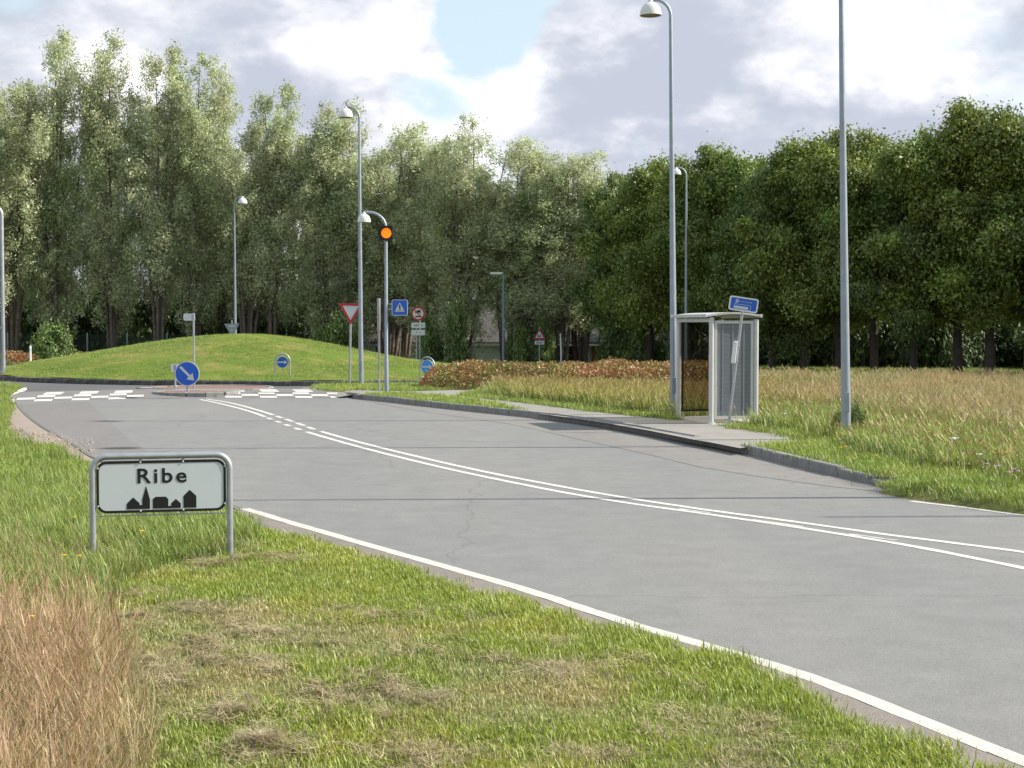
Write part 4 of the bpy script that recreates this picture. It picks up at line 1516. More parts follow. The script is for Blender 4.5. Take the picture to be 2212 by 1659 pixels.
# ------------------------------------------------------------------ houses behind the trees
def wall_with_openings(mb, x0, x1, z0, z1, y, openings):
    """front wall plane built round its openings, with 0.12 m reveals"""
    xs = sorted({x0, x1, *[o[0] for o in openings], *[o[1] for o in openings]})
    zs = sorted({z0, z1, *[o[2] for o in openings], *[o[3] for o in openings]})
    for a, b in zip(xs[:-1], xs[1:]):
        for c, d in zip(zs[:-1], zs[1:]):
            mx_, mz_ = (a + b) / 2, (c + d) / 2
            if any(o[0] < mx_ < o[1] and o[2] < mz_ < o[3] for o in openings):
                continue
            mb.box(a, b, y, y + .25, c, d)


def house(loc, label, W, D, eave, ridge, mat, openings, name='house'):
    t = thing(name, label, 'house', loc)
    m = MB()
    wall_with_openings(m, 0, W, -.3, eave, 0, openings)
    m.box(0, .25, .25, D, -.3, eave)
    m.box(W - .25, W, .25, D, -.3, eave)
    m.box(.25, W - .25, D - .25, D, -.3, eave)
    m.add([(0.0, 0, eave), (0.0, D, eave), (0.0, D / 2, ridge - .1)], [(0, 1, 2)])
    m.add([(W, 0, eave), (W, D, eave), (W, D / 2, ridge - .1)], [(0, 1, 2)])
    m.build('wall', mat, t)
    r = MB()
    for s in (0, 1):
        ye = -.45 if s == 0 else D + .45
        k = (ridge - eave) / (D / 2)
        ze = eave - .45 * k
        r.add([(-.3, ye, ze), (W + .3, ye, ze), (W + .3, D / 2, ridge), (-.3, D / 2, ridge), (-.3, ye, ze + .14), (W + .3, ye, ze + .14), (W + .3, D / 2, ridge + .14), (-.3, D / 2, ridge + .14)],
              [(0, 1, 2, 3), (4, 7, 6, 5), (0, 4, 5, 1), (1, 5, 6, 2), (2, 6, 7, 3), (3, 7, 4, 0)])
    rf = r.build('roof', 'house_roof', t)
    MB().box(-.3, W + .3, -.55, -.44, eave - .32, eave - .2).build('gutter', 'frame_white', rf)
    for (a, b, c, d, kind) in [o if len(o) == 5 else (*o, 'window') for o in openings]:
        if kind == 'door':
            w = MB().box(a, b, .10, .16, c, d).build('door', 'house_door', t)
            MB().box(a + .25, b - .25, .085, .10, c + .9, d - .3).build('pane', 'pane', w)
            MB().box(b - .16, b - .08, .06, .10, c + 1.0, c + 1.06).build('handle', 'sign_black', w)
        elif kind == 'garage':
            MB().box(a, b, .10, .16, c, d).build('garage_door', 'house_dark', t)
        else:
            w = MB()
            w.box(a, a + .07, .08, .16, c, d)
            w.box(b - .07, b, .08, .16, c, d)
            w.box(a + .07, b - .07, .08, .16, c, c + .07)
            w.box(a + .07, b - .07, .08, .16, d - .07, d)
            wf = w.build('window', 'frame_white', t)
            MB().box(a + .07, b - .07, .11, .13, c + .07, d - .07).build('pane', 'pane', wf)
    return t


hz = -1.18
house((-11.2, 94.0, hz), 'long white-walled house with dark roof half hidden behind the willows', 11.4, 8, 2.35, 4.4, 'house_white', [(2.6, 4.0, .9, 2.0), (7.2, 8.6, .9, 2.0)])
house((2.0, 93.0, hz), 'red brick house with a white front door between the trees', 15.5, 8, 2.35, 4.3, 'house_brick', [(.35, 1.85, 0.0, 2.1, 'garage'), (2.0, 2.95, 0.0, 2.12, 'door'), (6.0, 7.6, .9, 2.0), (10.5, 12.0, .9, 2.0)])


# ------------------------------------------------------------------ trees
def leaves_mesh(name, c, size, ratio, tints, mat, seed, updown=0.5, out=None):
    """one small pointed leaf per point, its face turned out from the spray it grows on"""
    g = np.random.default_rng(seed)
    n = len(c)
    nr = g.normal(size=(n, 3)) * .75
    if out is not None:
        nr = nr + out * .9
    nr[:, 2] += .35
    nr /= np.linalg.norm(nr, axis=1)[:, None]
    d = g.normal(size=(n, 3))
    d[:, 2] -= updown
    d -= nr * (d * nr).sum(1)[:, None]
    d /= np.linalg.norm(d, axis=1)[:, None] + 1e-9
    s = np.cross(nr, d)
    L = (size * g.uniform(.6, 1.4, n))[:, None]
    w = L * ratio
    v = np.stack([c - d * L * .5 - s * w * .5, c - d * L * .5 + s * w * .5, c + d * L * .6], 1).reshape(-1, 3)
    f = np.arange(3 * n).reshape(n, 3)
    return tinted_mesh(name, v, f, tints, mat)


def tint_of(n, base, g, spread=.22, pale=0.0, pale_col=None):
    k = g.normal(1.0, spread, (n, 1)).clip(.45, 1.7)
    h = g.normal(0, .06, (n, 3))
    c = np.array(base)[None] * k * (1 + h)
    if pale > 0:
        m = g.random(n) < pale
        c[m] = np.array(pale_col)[None] * g.normal(1, .15, (m.sum(), 1))
    return c.clip(.004, .9)


def wood(mb, pts, r0, r1, n=6):
    k = len(pts)
    mb.tube(pts, [r0 + (r1 - r0) * i / (k - 1) for i in range(k)], n, caps=False)


def mesh_of(mb, mat):
    me = bpy.data.meshes.new('trunk')
    me.from_pydata(mb.v, [], mb.f)
    me.polygons.foreach_set('use_smooth', [True] * len(me.polygons))
    me.materials.append(MATS[mat])
    return me


def fill_clumps(cl, cs, leaves, g, flat):
    cl, cs = np.array(cl), np.array(cs)
    w = cs ** 2.1
    cnt = g.multinomial(leaves, w / w.sum())
    idx = np.repeat(np.arange(len(cl)), cnt)
    o = g.normal(0, 1, (len(idx), 3))
    o /= np.linalg.norm(o, axis=1)[:, None]
    rad_ = np.abs(g.normal(.72, .30, (len(idx), 1)))
    off = o * rad_
    c = cl[idx] + off * cs[idx][:, None] * np.array([1, 1, flat])
    return c, idx, o


def willow_variant(seed, h=18.0, rad=3.0, nstem=4, skirt=.16, leaves=50000):
    """several steep stems clothed in upright, plume-like sprays"""
    g = np.random.default_rng(seed)
    mb = MB()
    cl, cs = [], []
    for s in range(nstem):
        az = 2 * math.pi * (s + g.random() * .6) / nstem
        out = rad * (g.uniform(.35, .75) if s else .10)
        hs = h * (1.0 if s == 0 else g.uniform(.74, .99))
        top = np.array([math.cos(az) * out + h * .015, math.sin(az) * out, hs - .5])
        base = np.array([math.cos(az) * .22, math.sin(az) * .22, -.4]) * (1 if s else .2)
        base[2] = -.4
        ts = np.linspace(0, 1, 9)
        wob = np.cumsum(g.normal(0, .10, (9, 2)), 0) * ts[:, None]
        pts = [(*(base[:2] + (top[:2] - base[:2]) * t ** 1.3 + wob[i]), base[2] + (top[2] - base[2]) * t) for i, t in enumerate(ts)]
        P = np.array(pts)
        wood(mb, pts, .17 if s == 0 else .12, .018, 7)
        nl = int(13 + 5 * g.random())
        for i in range(nl):
            t = skirt + (.985 - skirt) * ((i + g.random() * .8) / nl) ** .85
            p = np.array([np.interp(t, ts, P[:, k]) for k in range(3)])
            a = az + g.normal(0, 1.35) if s else g.random() * 6.283
            q_ = min(1, max(0, (t - skirt * .5) / (1.0 - skirt * .5)))
            prof = (1 - q_ ** 9) ** .6 * min(1.0, .6 + q_ * 1.5)
            ln = rad * (.12 + .46 * prof) * g.uniform(.4, 1.15)
            el = R(g.uniform(25, 58))
            e = p + np.array([math.cos(a) * math.cos(el), math.sin(a) * math.cos(el), math.sin(el)]) * ln
            mid = (p + e) / 2 + np.array([0, 0, -.06 * ln])
            wood(mb, [tuple(p), tuple(mid), tuple(e)], .040 * (1.1 - t) + .010, .006, 4)
            sz = .34 + .40 * prof * g.uniform(.55, 1.2)
            cl.append(e + g.normal(0, .1, 3))
            cs.append(sz)
            cl.append(p + (e - p) * .45 + g.normal(0, .12, 3))
            cs.append(sz * .72)
            for k in range(int(g.integers(1, 4))):      # drooping tips round the spray
                cl.append(e + np.array([g.normal(0, .42), g.normal(0, .42), g.uniform(-.85, .5)]) * sz * 1.7)
                cs.append(sz * g.uniform(.28, .55))
        for q in range(9):       # ragged, slightly wind-bent leader sprays
            cl.append(P[-1] + np.array([.16 + .30 * g.normal(), .30 * g.normal(), .45 - .9 * g.random()]))
            cs.append(.14 + .2 * g.random())
    c, idx, o = fill_clumps(cl, cs, leaves, g, 1.45)
    tone = g.normal(1, .13, len(cl))[idx][:, None]
    tints = tint_of(len(c), (.45, .48, .27), g, .18, .14, (.56, .58, .42)) * tone
    leaf = leaves_mesh('crown', c, .140, .52, tints, 'leaf_willow', seed + 1, .5, o)
    return mesh_of(mb, 'bark'), leaf, float(np.percentile(c[:, 2], 99.95))


def broad_variant(seed, h=10.0, rad=3.2, leaves=60000, base=(.075, .125, .024), skirt=.10):
    """short bole, ascending limbs and a rounded crown of heavy leaf masses"""
    g = np.random.default_rng(seed)
    mb = MB()
    cl, cs = [], []
    ts = np.linspace(0, 1, 7)
    wob = np.cumsum(g.normal(0, .16, (7, 2)), 0) * ts[:, None]
    pts = [(wob[i, 0], wob[i, 1], -.4 + (h * .80 + .4) * t) for i, t in enumerate(ts)]
    P = np.array(pts)
    wood(mb, pts, .20, .03, 8)
    nl = 27
    for i in range(nl):
        t = skirt + (1.0 - skirt) * ((i + g.random()) / nl)
        p = np.array([np.interp(t * .86, ts, P[:, k]) for k in range(3)])
        a = 2.4 * i + g.normal(0, .4)
        prof = math.sqrt(max(0.03, 1 - ((t - .52) / .60) ** 2))
        ln = rad * prof * g.uniform(.55, 1.0)
        el = R(g.uniform(8, 34) + 42 * max(0, t - .5) / .5)
        e = p + np.array([math.cos(a) * math.cos(el), math.sin(a) * math.cos(el), math.sin(el)]) * ln
        mid = (p + e) / 2 + np.array([0, 0, -.05 * ln])
        wood(mb, [tuple(p), tuple(mid), tuple(e)], .06 * (1.15 - t) + .012, .008, 5)
        sz = g.uniform(.55, 1.2) * (1.0 if t < .85 else .8)
        cl.append(e)
        cs.append(sz)
        for k in range(3):
            v = g.normal(0, 1, 3)
            v /= np.linalg.norm(v)
            v[2] = abs(v[2]) * .8 - .1
            cl.append(e + v * sz * .95)
            cs.append(sz * g.uniform(.38, .62))
        cl.append(p + (e - p) * .5)
        cs.append(sz * .7)
    c, idx, o = fill_clumps(cl, cs, leaves, g, .85)
    tone = g.normal(1, .17, len(cl))[idx][:, None].clip(.55, 1.5)
    tints = tint_of(len(c), base, g, .2) * tone
    leaf = leaves_mesh('crown', c, .112, .72, tints, 'leaf_broad', seed + 1, .3, o)
    return mesh_of(mb, 'bark_dark'), leaf, float(np.percentile(c[:, 2], 99.95))


WV = [willow_variant(100 + i, 18.0, 3.0, 5 + i % 3, (.21, .12, .25, .14, .05, .04)[i]) for i in range(6)]
BV = [broad_variant(200 + i, 10.0, (3.0, 3.5, 2.8, 3.3, 3.1)[i], 60000, ((.165, .225, .036), (.205, .255, .042), (.13, .185, .036), (.19, .235, .036), (.145, .20, .044))[i], (.32, .27, .18, .34, .29)[i]) for i in range(5)]
TREE_PARTS = {}


def plant_tree(name, variant, loc, h, rotz, wide, label, group):
    trunk, leaf, vh = variant
    t = thing(name, label, 'tree', loc, rotz, group)
    s = h / vh
    for nm, me in (('trunk', trunk), ('crown', leaf)):
        o = bpy.data.objects.new(nm, me)
        link(o, t)
        o.scale = (wide, wide, s)
    return t


def place(x, top, Y):
    """ground spot and height of a tree whose tip stands at this bearing and elevation"""
    gx_ = (x - 1106) / 3240.0 * Y
    gz = float(terr(gx_, Y))
    return (gx_, Y, gz), 2.17 + (701 - top) / (3240.0 / Y) - gz


BG = 'dense green trees along the far edge of the field'
WG = 'tall grey-green willows behind the roundabout'
willows = [(-45, 150, 89, 0, 'grey-green willow beyond the large framed sign, outermost of the row'),
           (28, 172, 91, 2, 'bushy grey-green willow rising just behind the large framed direction sign'),
           (122, 62, 92, 1, 'tallest grey-green willow, above the bright bush by the white marker post'),
           (243, 68, 92, 3, 'tall willow with a feathery tip above the left shoulder of the grass mound'),
           (345, 96, 92, 0, 'tall broad willow left of the small sign seen from behind'),
           (422, 116, 93, 1, 'tall willow directly above the round blue keep-right sign'),
           (482, 166, 96, 3, 'shorter willow sloping away just left of the lamp behind the mound'),
           (535, 256, 92, 2, 'low-topped willow right behind the dome lamp on the mound'),
           (592, 180, 92, 0, 'pointed willow right of the sky gap, above the hooped arrow sign'),
           (700, 220, 92, 3, 'willow with visible trunks left of the yield sign'),
           (757, 214, 92, 3, 'willow directly behind the yield sign and its tall lamp'),
           (800, 318, 96, 0, 'low willow in the dip behind the bare stepped post'),
           (838, 285, 91, 2, 'willow directly behind the amber beacon'),
           (872, 262, 92, 2, 'wind-bent willow behind the blue walking-figure sign'),
           (935, 297, 89, 4, 'low-hanging willow beside the no-lorries sign'),
           (1000, 245, 87, 5, 'tallest of the low-hanging willows, left of the single path lamp'),
           (1096, 292, 87, 2, 'willow hanging over the white house beside the single path lamp'),
           (1136, 318, 86, 0, 'willow between the single path lamp and the school warning sign'),
           (1164, 324, 86, 4, 'willow hanging down behind the school warning sign'),
           (1212, 332, 85, 0, 'willow hanging over the brick house door by the pale post'),
           (1254, 324, 86, 2, 'last willow of the row, next to the rounded green trees')]
for i, (x, top, Yt, v, lab) in enumerate(willows):
    loc, h = place(x, top + 6, Yt)
    plant_tree('willow_tree', WV[v], loc, h, R((i * 37) % 90 - 45), (.88 + .12 * ((i * 7) % 5) / 4) * (1.0 if x < 780 else 1.1), lab, WG)
# second row fills the gaps
for i, (x, top, Yt, v) in enumerate([(-20, 230, 105, 1), (85, 220, 106, 3), (215, 210, 106, 0), (380, 230, 106, 1), (510, 320, 106, 3), (660, 300, 106, 2), (900, 350, 106, 4), (1030, 370, 106, 5), (1190, 390, 106, 4)]):
    loc, h = place(x, top, Yt)
    plant_tree('willow_tree', WV[v], loc, h, R((i * 53) % 360), 1.15, 'grey-green willow of the back row showing through gaps in the front willows', 'back row of willows')
broads = [(1345, 374, 81, 2, 'low rounded green tree next to the last willow, behind the twin path lamp'),
          (1402, 343, 77, 1, 'rounded green tree left of the shelter lamp post'),
          (1492, 334, 74, 3, 'green tree behind the far lamp seen over the shelter roof'),
          (1590, 308, 71, 0, 'dense green tree above the bus shelter and its leaning stop sign'),
          (1668, 350, 68, 2, 'low dense tree just right of the bus shelter'),
          (1738, 294, 67, 1, 'dense green tree midway between the shelter and the lone lamp post'),
          (1815, 282, 66, 3, 'dense green tree directly behind the lone lamp post'),
          (1888, 286, 65, 0, 'dense green tree just right of the lone lamp post'),
          (1975, 336, 63, 4, 'low-topped tree in the dip left of the highest clump'),
          (2070, 246, 62, 1, 'tall dark tree, left half of the highest clump over the field'),
          (2138, 220, 61, 3, 'tallest dark tree, crowning the highest clump over the field'),
          (2220, 264, 60, 0, 'tall dark tree right of the highest clump over the field'),
          (2330, 262, 60, 1, 'tall dark tree beyond the highest clump, first of the outer trees'),
          (2450, 270, 58, 3, 'tall dark tree beyond the highest clump, second of the outer trees'),
          (2600, 240, 55, 2, 'tall dark tree beyond the highest clump, third of the outer trees'),
          (2720, 215, 51, 4, 'tall tree closing the field at its side, inner of the side trees'),
          (2900, 190, 48, 1, 'tall tree closing the field at its side, middle of the side trees'),
          (3100, 170, 45, 3, 'tall tree closing the field at its side, outer of the side trees')]
for i, (x, top, Yt, v, lab) in enumerate(broads):
    loc, h = place(x, top + 4, Yt)
    plant_tree('broadleaf_tree', BV[v], loc, h, R((i * 71) % 360), h / 10.0 * (.92 + .16 * ((i * 3) % 4) / 3), lab, BG)
for i, (x, top, Yt, v) in enumerate([(1540, 410, 90, 1), (1640, 400, 86, 0), (1710, 390, 82, 3), (1850, 380, 78, 1), (1930, 400, 76, 4), (2020, 370, 75, 0), (2160, 330, 73, 2)]):
    loc, h = place(x, top, Yt)
    plant_tree('broadleaf_tree', BV[v], loc, h, R((i * 97) % 360), h / 10.0 * 1.1, 'dark green tree of the inner row behind the field edge trees', 'inner row of trees')


# shrubs: understorey along the wood and behind the fence
def shrub_variant(seed, base, leaves=7500):
    g = np.random.default_rng(seed)
    mb = MB()
    cl = []
    for i in range(26):
        a, el = g.random() * 6.28, R(g.uniform(15, 85))
        ln = g.uniform(.55, 1.0)
        e = np.array([math.cos(a) * math.cos(el) * 1.15, math.sin(a) * math.cos(el) * 1.15, math.sin(el)]) * ln
        wood(mb, [(0, 0, -.15), tuple(e * .5 + np.array([0, 0, .06])), tuple(e)], .03, .006, 4)
        cl += [e, e * .7, e * .45]
    cl = np.array(cl)
    idx = g.integers(0, len(cl), leaves)
    c = cl[idx] + g.normal(0, .13, (leaves, 3))
    c[:, 2] = np.maximum(c[:, 2], .03)
    tone = g.normal(1, .16, len(cl))[idx][:, None]
    return mesh_of(mb, 'bark_dark'), leaves_mesh('crown', c, .085, .7, tint_of(leaves, base, g) * tone, 'leaf_broad', seed, .2, c / (np.linalg.norm(c, axis=1)[:, None] + .01)), 1.0


SV = [shrub_variant(300, (.11, .17, .032)), shrub_variant(301, (.14, .21, .04)), shrub_variant(302, (.06, .095, .022))]  # last variant: leaf colour darkened to carry the shade under the trees


def plant_shrub(v, loc, h, w, rotz, label, group, name='shrub'):
    t = thing(name, label, 'shrub', loc, rotz, group)
    for nm, me in (('stems', SV[v][0]), ('foliage', SV[v][1])):
        o = bpy.data.objects.new(nm, me)
        link(o, t)
        o.scale = (w, w, h)
    return t


plant_shrub(1, (-24.6, 80.5, -.03), 2.1, 1.25, 0, 'bright green bush beside the white marker post in front of the fence', 'bushes by the fence')
sx = [(-40 + i * 2.35 + random.uniform(-.5, .5), random.uniform(97.5, 101)) for i in range(19)]
for i, (x, y) in enumerate(sx):
    if x > -13.5:
        continue
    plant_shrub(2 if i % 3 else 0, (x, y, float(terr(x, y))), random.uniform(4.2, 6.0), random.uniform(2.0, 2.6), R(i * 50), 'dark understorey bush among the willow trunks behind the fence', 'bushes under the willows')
for i in range(17):
    x = 9.0 + i * 1.55
    y = 71.5 - i * .62 + random.uniform(-1.2, 1.2) + 3.0
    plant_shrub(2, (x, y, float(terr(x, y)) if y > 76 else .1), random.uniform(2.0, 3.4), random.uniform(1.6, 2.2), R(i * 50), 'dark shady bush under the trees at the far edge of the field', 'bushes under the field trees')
for i, (x, Yt, h, w) in enumerate([(730, 84, 3.0, 1.3), (690, 86, 2.4, 1.4), (988, 82, 3.4, 1.0), (1122, 84, 2.4, .8), (1330, 79, 2.6, 1.0), (1385, 78, 2.2, 1.2), (930, 84, 2.8, 1.1), (1172, 84, 2.9, .7)]):
    gx_ = (x - 1106) / 3240.0 * Yt
    plant_shrub(i % 2, (gx_, Yt, float(terr(gx_, Yt))), h, w, R(i * 40), 'leafy green bush at the foot of the willows near the houses', 'bushes near the houses')


for i, (u, h, w) in enumerate((((6.163, 26.852), .62, .20), ((5.961, 27.295), .45, .16))):
    plant_shrub(0, (u[0], u[1], KB - .01), h, w, R(i * 80), 'dark green dock plant close to the lone lamp post' if i < 2 else 'dark leafy dock plant in the flowering field edge', 'dock plants', name='dock_plant')


# low copper hedges: a bumpy bed of small reddish leaves
def hedge(name, label, poly, h, dens, z0, seed, leaf=.085):
    g = np.random.default_rng(seed)
    p = randpts(poly, dens)
    hh = h * (.62 + .38 * vnoise(p, .9, seed)) * (.82 + .18 * vnoise(p, 3.1, seed + 1))
    P = np.array([q[:2] for q in poly])
    ed = np.full(len(p), 1e9)
    for i in range(len(P)):
        a, b = P[i], P[(i + 1) % len(P)]
        ab = b - a
        tt = np.clip(((p - a) @ ab) / (ab @ ab), 0, 1)
        ed = np.minimum(ed, np.linalg.norm(p - (a + tt[:, None] * ab), axis=1))
    hh = hh * np.sqrt(np.clip(ed / .55, .04, 1))
    z = hh * np.where(g.random(len(p)) < .62, g.uniform(.78, 1.08, len(p)), g.uniform(.1, .85, len(p)))
    c = np.column_stack([p + g.normal(0, .03, p.shape), z0 + z])
    base = np.array([(.33, .145, .06), (.37, .185, .07), (.18, .19, .05), (.25, .115, .06), (.42, .26, .13)])
    pick = np.clip((vnoise(p, .7, seed + 5) * 3.2 + g.normal(0, .9, len(p))).astype(int), 0, 4)
    tints = base[pick] * g.normal(1, .2, (len(p), 1)).clip(.5, 1.6)
    me = leaves_mesh(name, c, leaf, .6, tints, 'leaf_hedge', seed, .1)
    t = thing(name, label, 'hedge', (0, 0, 0))
    link(bpy.data.objects.new('foliage', me), t)
    m = MB()
    for i in range(0, len(p), 260):
        m.tube([(p[i, 0], p[i, 1], z0 - .05), (p[i, 0] + .05, p[i, 1], z0 + hh[i] * .8)], [.012, .005], 4, caps=False)
    m.build('stems', 'bark_dark', t)
    return t


HEDGE = [(-2.95, 47.4), (-1.6, 46.8), (0.2, 46.3), (2.2, 45.0), (4.5, 43.6), (6.4, 42.6), (7.0, 46.5), (6.6, 51.0), (4.2, 53.2), (1.0, 51.4), (-1.8, 50.3), (-2.9, 49.3)]
hedge('low_hedge', 'low copper-leaved hedge bed beside the footway, behind the tall weeds', HEDGE, .98, 620, .12, 31)
hedge('low_hedge', 'strip of low copper-leaved hedge behind the grass mound near the white marker post', [(-33, 81.5), (-21, 81.5), (-17, 84), (-17, 85.5), (-33, 84.5)], .75, 220, 0.0, 32, .11)


# ------------------------------------------------------------------ grass
TUFTS = {}


def tuft(kind, seed, n, r, h, w, lean, base, spread, tip=None, seg=2, dry=None, dryp=0.0, head=0.0, headcol=None, mat='blade_lawn', flat=0.0, hwid=1.0):
    """a tuft of bent tapering blades, each two quads and a tip, optional seed heads"""
    g = np.random.default_rng(seed)
    vs, fs, ts = [], [], []
    for i in range(n):
        a = g.random() * 6.283
        rr_ = r * math.sqrt(g.random())
        x, y = rr_ * math.cos(a), rr_ * math.sin(a)
        b = g.random() * 6.283
        ln = h * g.uniform(.55, 1.15)
        le = lean * g.uniform(.3, 1.3)
        dx, dy = math.cos(b), math.sin(b)
        sx_, sy_ = -dy, dx
        ww = w * g.uniform(.7, 1.3)
        col_ = np.array(base) * max(.4, g.normal(1, spread))
        if dry is not None and g.random() < dryp:
            col_ = np.array(dry) * max(.5, g.normal(1, .18))
        k0 = len(vs)
        lev = ((0, 1.0, 0), (.55, .8, le * .35), (1.0, .15, le))
        for (t, wf, of) in lev:
            z = ln * t * math.sqrt(max(.05, 1 - min(.9, of * of)))
            if flat:
                z = z * (1 - flat) + .004
                of = of + t * 1.0 * flat
            cx, cy = x + dx * of * ln, y + dy * of * ln
            vs.append((cx - sx_ * ww * wf * .5, cy - sy_ * ww * wf * .5, z))
            vs.append((cx + sx_ * ww * wf * .5, cy + sy_ * ww * wf * .5, z))
        fs += [(k0, k0 + 1, k0 + 3, k0 + 2), (k0 + 2, k0 + 3, k0 + 5, k0 + 4)]
        tc_ = col_ if tip is None else np.array(tip) * max(.5, g.normal(1, spread))
        ts += [col_ * .9, tc_]
        if head and g.random() < head:
            # feathery seed head: two crossed slim diamonds at the tip
            px, py, pz = vs[-1]
            hl = ln * .22
            hw_ = ww * hwid
            hc = np.array(headcol) * max(.5, g.normal(1, .2))
            for (ax, ay) in ((sx_, sy_), (dx, dy)):
                k1 = len(vs)
                vs += [(px - dx * le * .1, py - dy * le * .1, pz - hl * .3), (px + ax * hw_, py + ay * hw_, pz + hl * .25), (px + dx * le * hl, py + dy * le * hl, pz + hl * .9), (px - ax * hw_, py - ay * hw_, pz + hl * .25)]
                fs.append((k1, k1 + 1, k1 + 2, k1 + 3))
                ts.append(hc)
    me = tinted_mesh(kind + '_tuft', np.array(vs), np.array(fs), np.array(ts), mat)
    TUFTS.setdefault(kind, []).append(me)


def scatter(name, kind, p, z, smin, smax, label=None, tilt=.08, up=None, wind=0.0):
    """uncountable growth: tufts instanced on points, one object"""
    n = len(p)
    me = bpy.data.meshes.new(name)
    me.vertices.add(n)
    co = np.column_stack([p, np.broadcast_to(z, n)]).astype(np.float32)
    me.vertices.foreach_set('co', co.ravel())
    rot = np.column_stack([rng.normal(0, tilt, n), rng.normal(wind, tilt, n), rng.random(n) * 6.283]).astype(np.float32)
    s = rng.uniform(smin, smax, (n, 1))
    scl = np.repeat(s, 3, 1)
    if up is not None:
        scl[:, 2] *= up
    a = me.attributes.new('rot', 'FLOAT_VECTOR', 'POINT')
    a.data.foreach_set('vector', rot.ravel())
    a = me.attributes.new('scl', 'FLOAT_VECTOR', 'POINT')
    a.data.foreach_set('vector', scl.astype(np.float32).ravel())
    cc = bpy.data.collections.new(kind + '_tufts')
    for i, m in enumerate(TUFTS[kind]):
        cc.objects.link(bpy.data.objects.new('%s_tuft_%02d' % (kind, i), m))
    a = me.attributes.new('idx', 'INT', 'POINT')
    a.data.foreach_set('value', rng.integers(0, len(TUFTS[kind]), n).astype(np.int32))
    o = bpy.data.objects.new(name, me)
    link(o)
    o['kind'] = 'stuff'
    if label:
        o['label'] = label
        o['category'] = 'grass'
    ng = bpy.data.node_groups.new(name, 'GeometryNodeTree')
    ng.interface.new_socket('Geometry', in_out='INPUT', socket_type='NodeSocketGeometry')
    ng.interface.new_socket('Geometry', in_out='OUTPUT', socket_type='NodeSocketGeometry')
    N = ng.nodes.new
    L = ng.links.new
    gi, go = N('NodeGroupInput'), N('NodeGroupOutput')
    iop = N('GeometryNodeInstanceOnPoints')
    ci = N('GeometryNodeCollectionInfo')
    ci.inputs['Collection'].default_value = cc
    ci.inputs['Separate Children'].default_value = True
    ci.inputs['Reset Children'].default_value = True
    iop.inputs['Pick Instance'].default_value = True

    def named(nm, tp):
        q = N('GeometryNodeInputNamedAttribute')
        q.data_type = tp
        q.inputs['Name'].default_value = nm
        return next(s for s in q.outputs if s.enabled and s.name == 'Attribute')
    L(gi.outputs[0], iop.inputs['Points'])
    L(ci.outputs[0], iop.inputs['Instance'])
    L(named('idx', 'INT'), iop.inputs['Instance Index'])
    e2r = N('FunctionNodeEulerToRotation')
    L(named('rot', 'FLOAT_VECTOR'), e2r.inputs[0])
    L(e2r.outputs[0], iop.inputs['Rotation'])
    L(named('scl', 'FLOAT_VECTOR'), iop.inputs['Scale'])
    L(iop.outputs[0], go.inputs[0])
    md = o.modifiers.new('scatter', 'NODES')
    md.node_group = ng
    return o


G_LAWN = (.22, .285, .026)
STRAW = (.36, .265, .13)
for s in range(5):
    tuft('lawn', 400 + s, 46, .13, .050, .0050, .55, G_LAWN, .22, (.32, .395, .046), dry=(.40, .34, .15), dryp=.16)
for s in range(4):
    tuft('pale_lawn', 410 + s, 42, .13, .040, .0050, .7, (.27, .295, .075), .22, (.36, .36, .12), dry=(.47, .41, .23), dryp=.34)
for s in range(5):
    tuft('long', 420 + s, 40, .16, .23, .0065, .6, (.17, .25, .03), .25, (.25, .33, .055), dry=(.44, .38, .20), dryp=.10, mat='blade_long')
for s in range(5):
    tuft('straw', 430 + s, 44, .18, .44, .0028, .40, (.33, .255, .105), .3, (.50, .39, .20), dry=(.19, .23, .05), dryp=.3, head=.5, headcol=(.56, .42, .26), mat='blade_straw')
for s in range(2):
    tuft('straw', 436 + s, 15, .18, .56, .0032, .45, (.30, .20, .09), .25, (.40, .25, .15), dry=(.20, .24, .05), dryp=.3, head=.9, headcol=(.44, .27, .17), mat='blade_straw')
for s in range(4):
    tuft('thatch', 440 + s, 30, .2, .30, .006, .8, (.31, .25, .11), .25, (.40, .32, .16), dry=(.17, .21, .045), dryp=.3, mat='blade_straw')
for s in range(4):
    tuft('hay', 450 + s, 30, .13, .10, .0042, .5, (.34, .27, .155), .28, (.46, .38, .24), dry=(.17, .13, .07), dryp=.22, mat='hay', flat=.88)
for s in range(5):
    tuft('field', 460 + s, 26, .30, .46, .011, .5, (.225, .27, .05), .25, (.37, .37, .12), dry=(.48, .42, .22), dryp=.18, head=.26, headcol=(.50, .42, .23), mat='blade_field')
for s in range(4):
    tuft('meadow', 470 + s, 26, .25, .34, .010, .55, (.175, .25, .035), .25, (.26, .33, .06), dry=(.42, .35, .17), dryp=.16, head=.12, headcol=(.36, .27, .13), mat='blade_field')
for s in range(4):
    tuft('weed', 480 + s, 20, .22, .62, .026, .35, (.18, .25, .03), .25, (.33, .33, .06), dry=(.36, .27, .11), dryp=.10, head=.22, headcol=(.40, .31, .14), mat='blade_long')
for s in range(3):
    tuft('strip', 490 + s, 40, .20, .085, .007, .55, (.18, .265, .028), .22, (.26, .35, .05), dry=(.42, .36, .17), dryp=.14)

vl = verge_l
lvP = np.array(lv_j)


def edge_dist(p, line):
    d = np.full(len(p), 1e9)
    for i in range(len(line) - 1):
        a, b = line[i], line[i + 1]
        ab = b - a
        t = np.clip(((p - a) @ ab) / (ab @ ab + 1e-9), 0, 1)
        d = np.minimum(d, np.linalg.norm(p - (a + t[:, None] * ab), axis=1))
    return d


def seen(p, margin=.6):
    """keep what stands in or near the field of view"""
    return (np.abs(p[:, 0]) < p[:, 1] * .3414 + margin) & (p[:, 1] > 5.2)


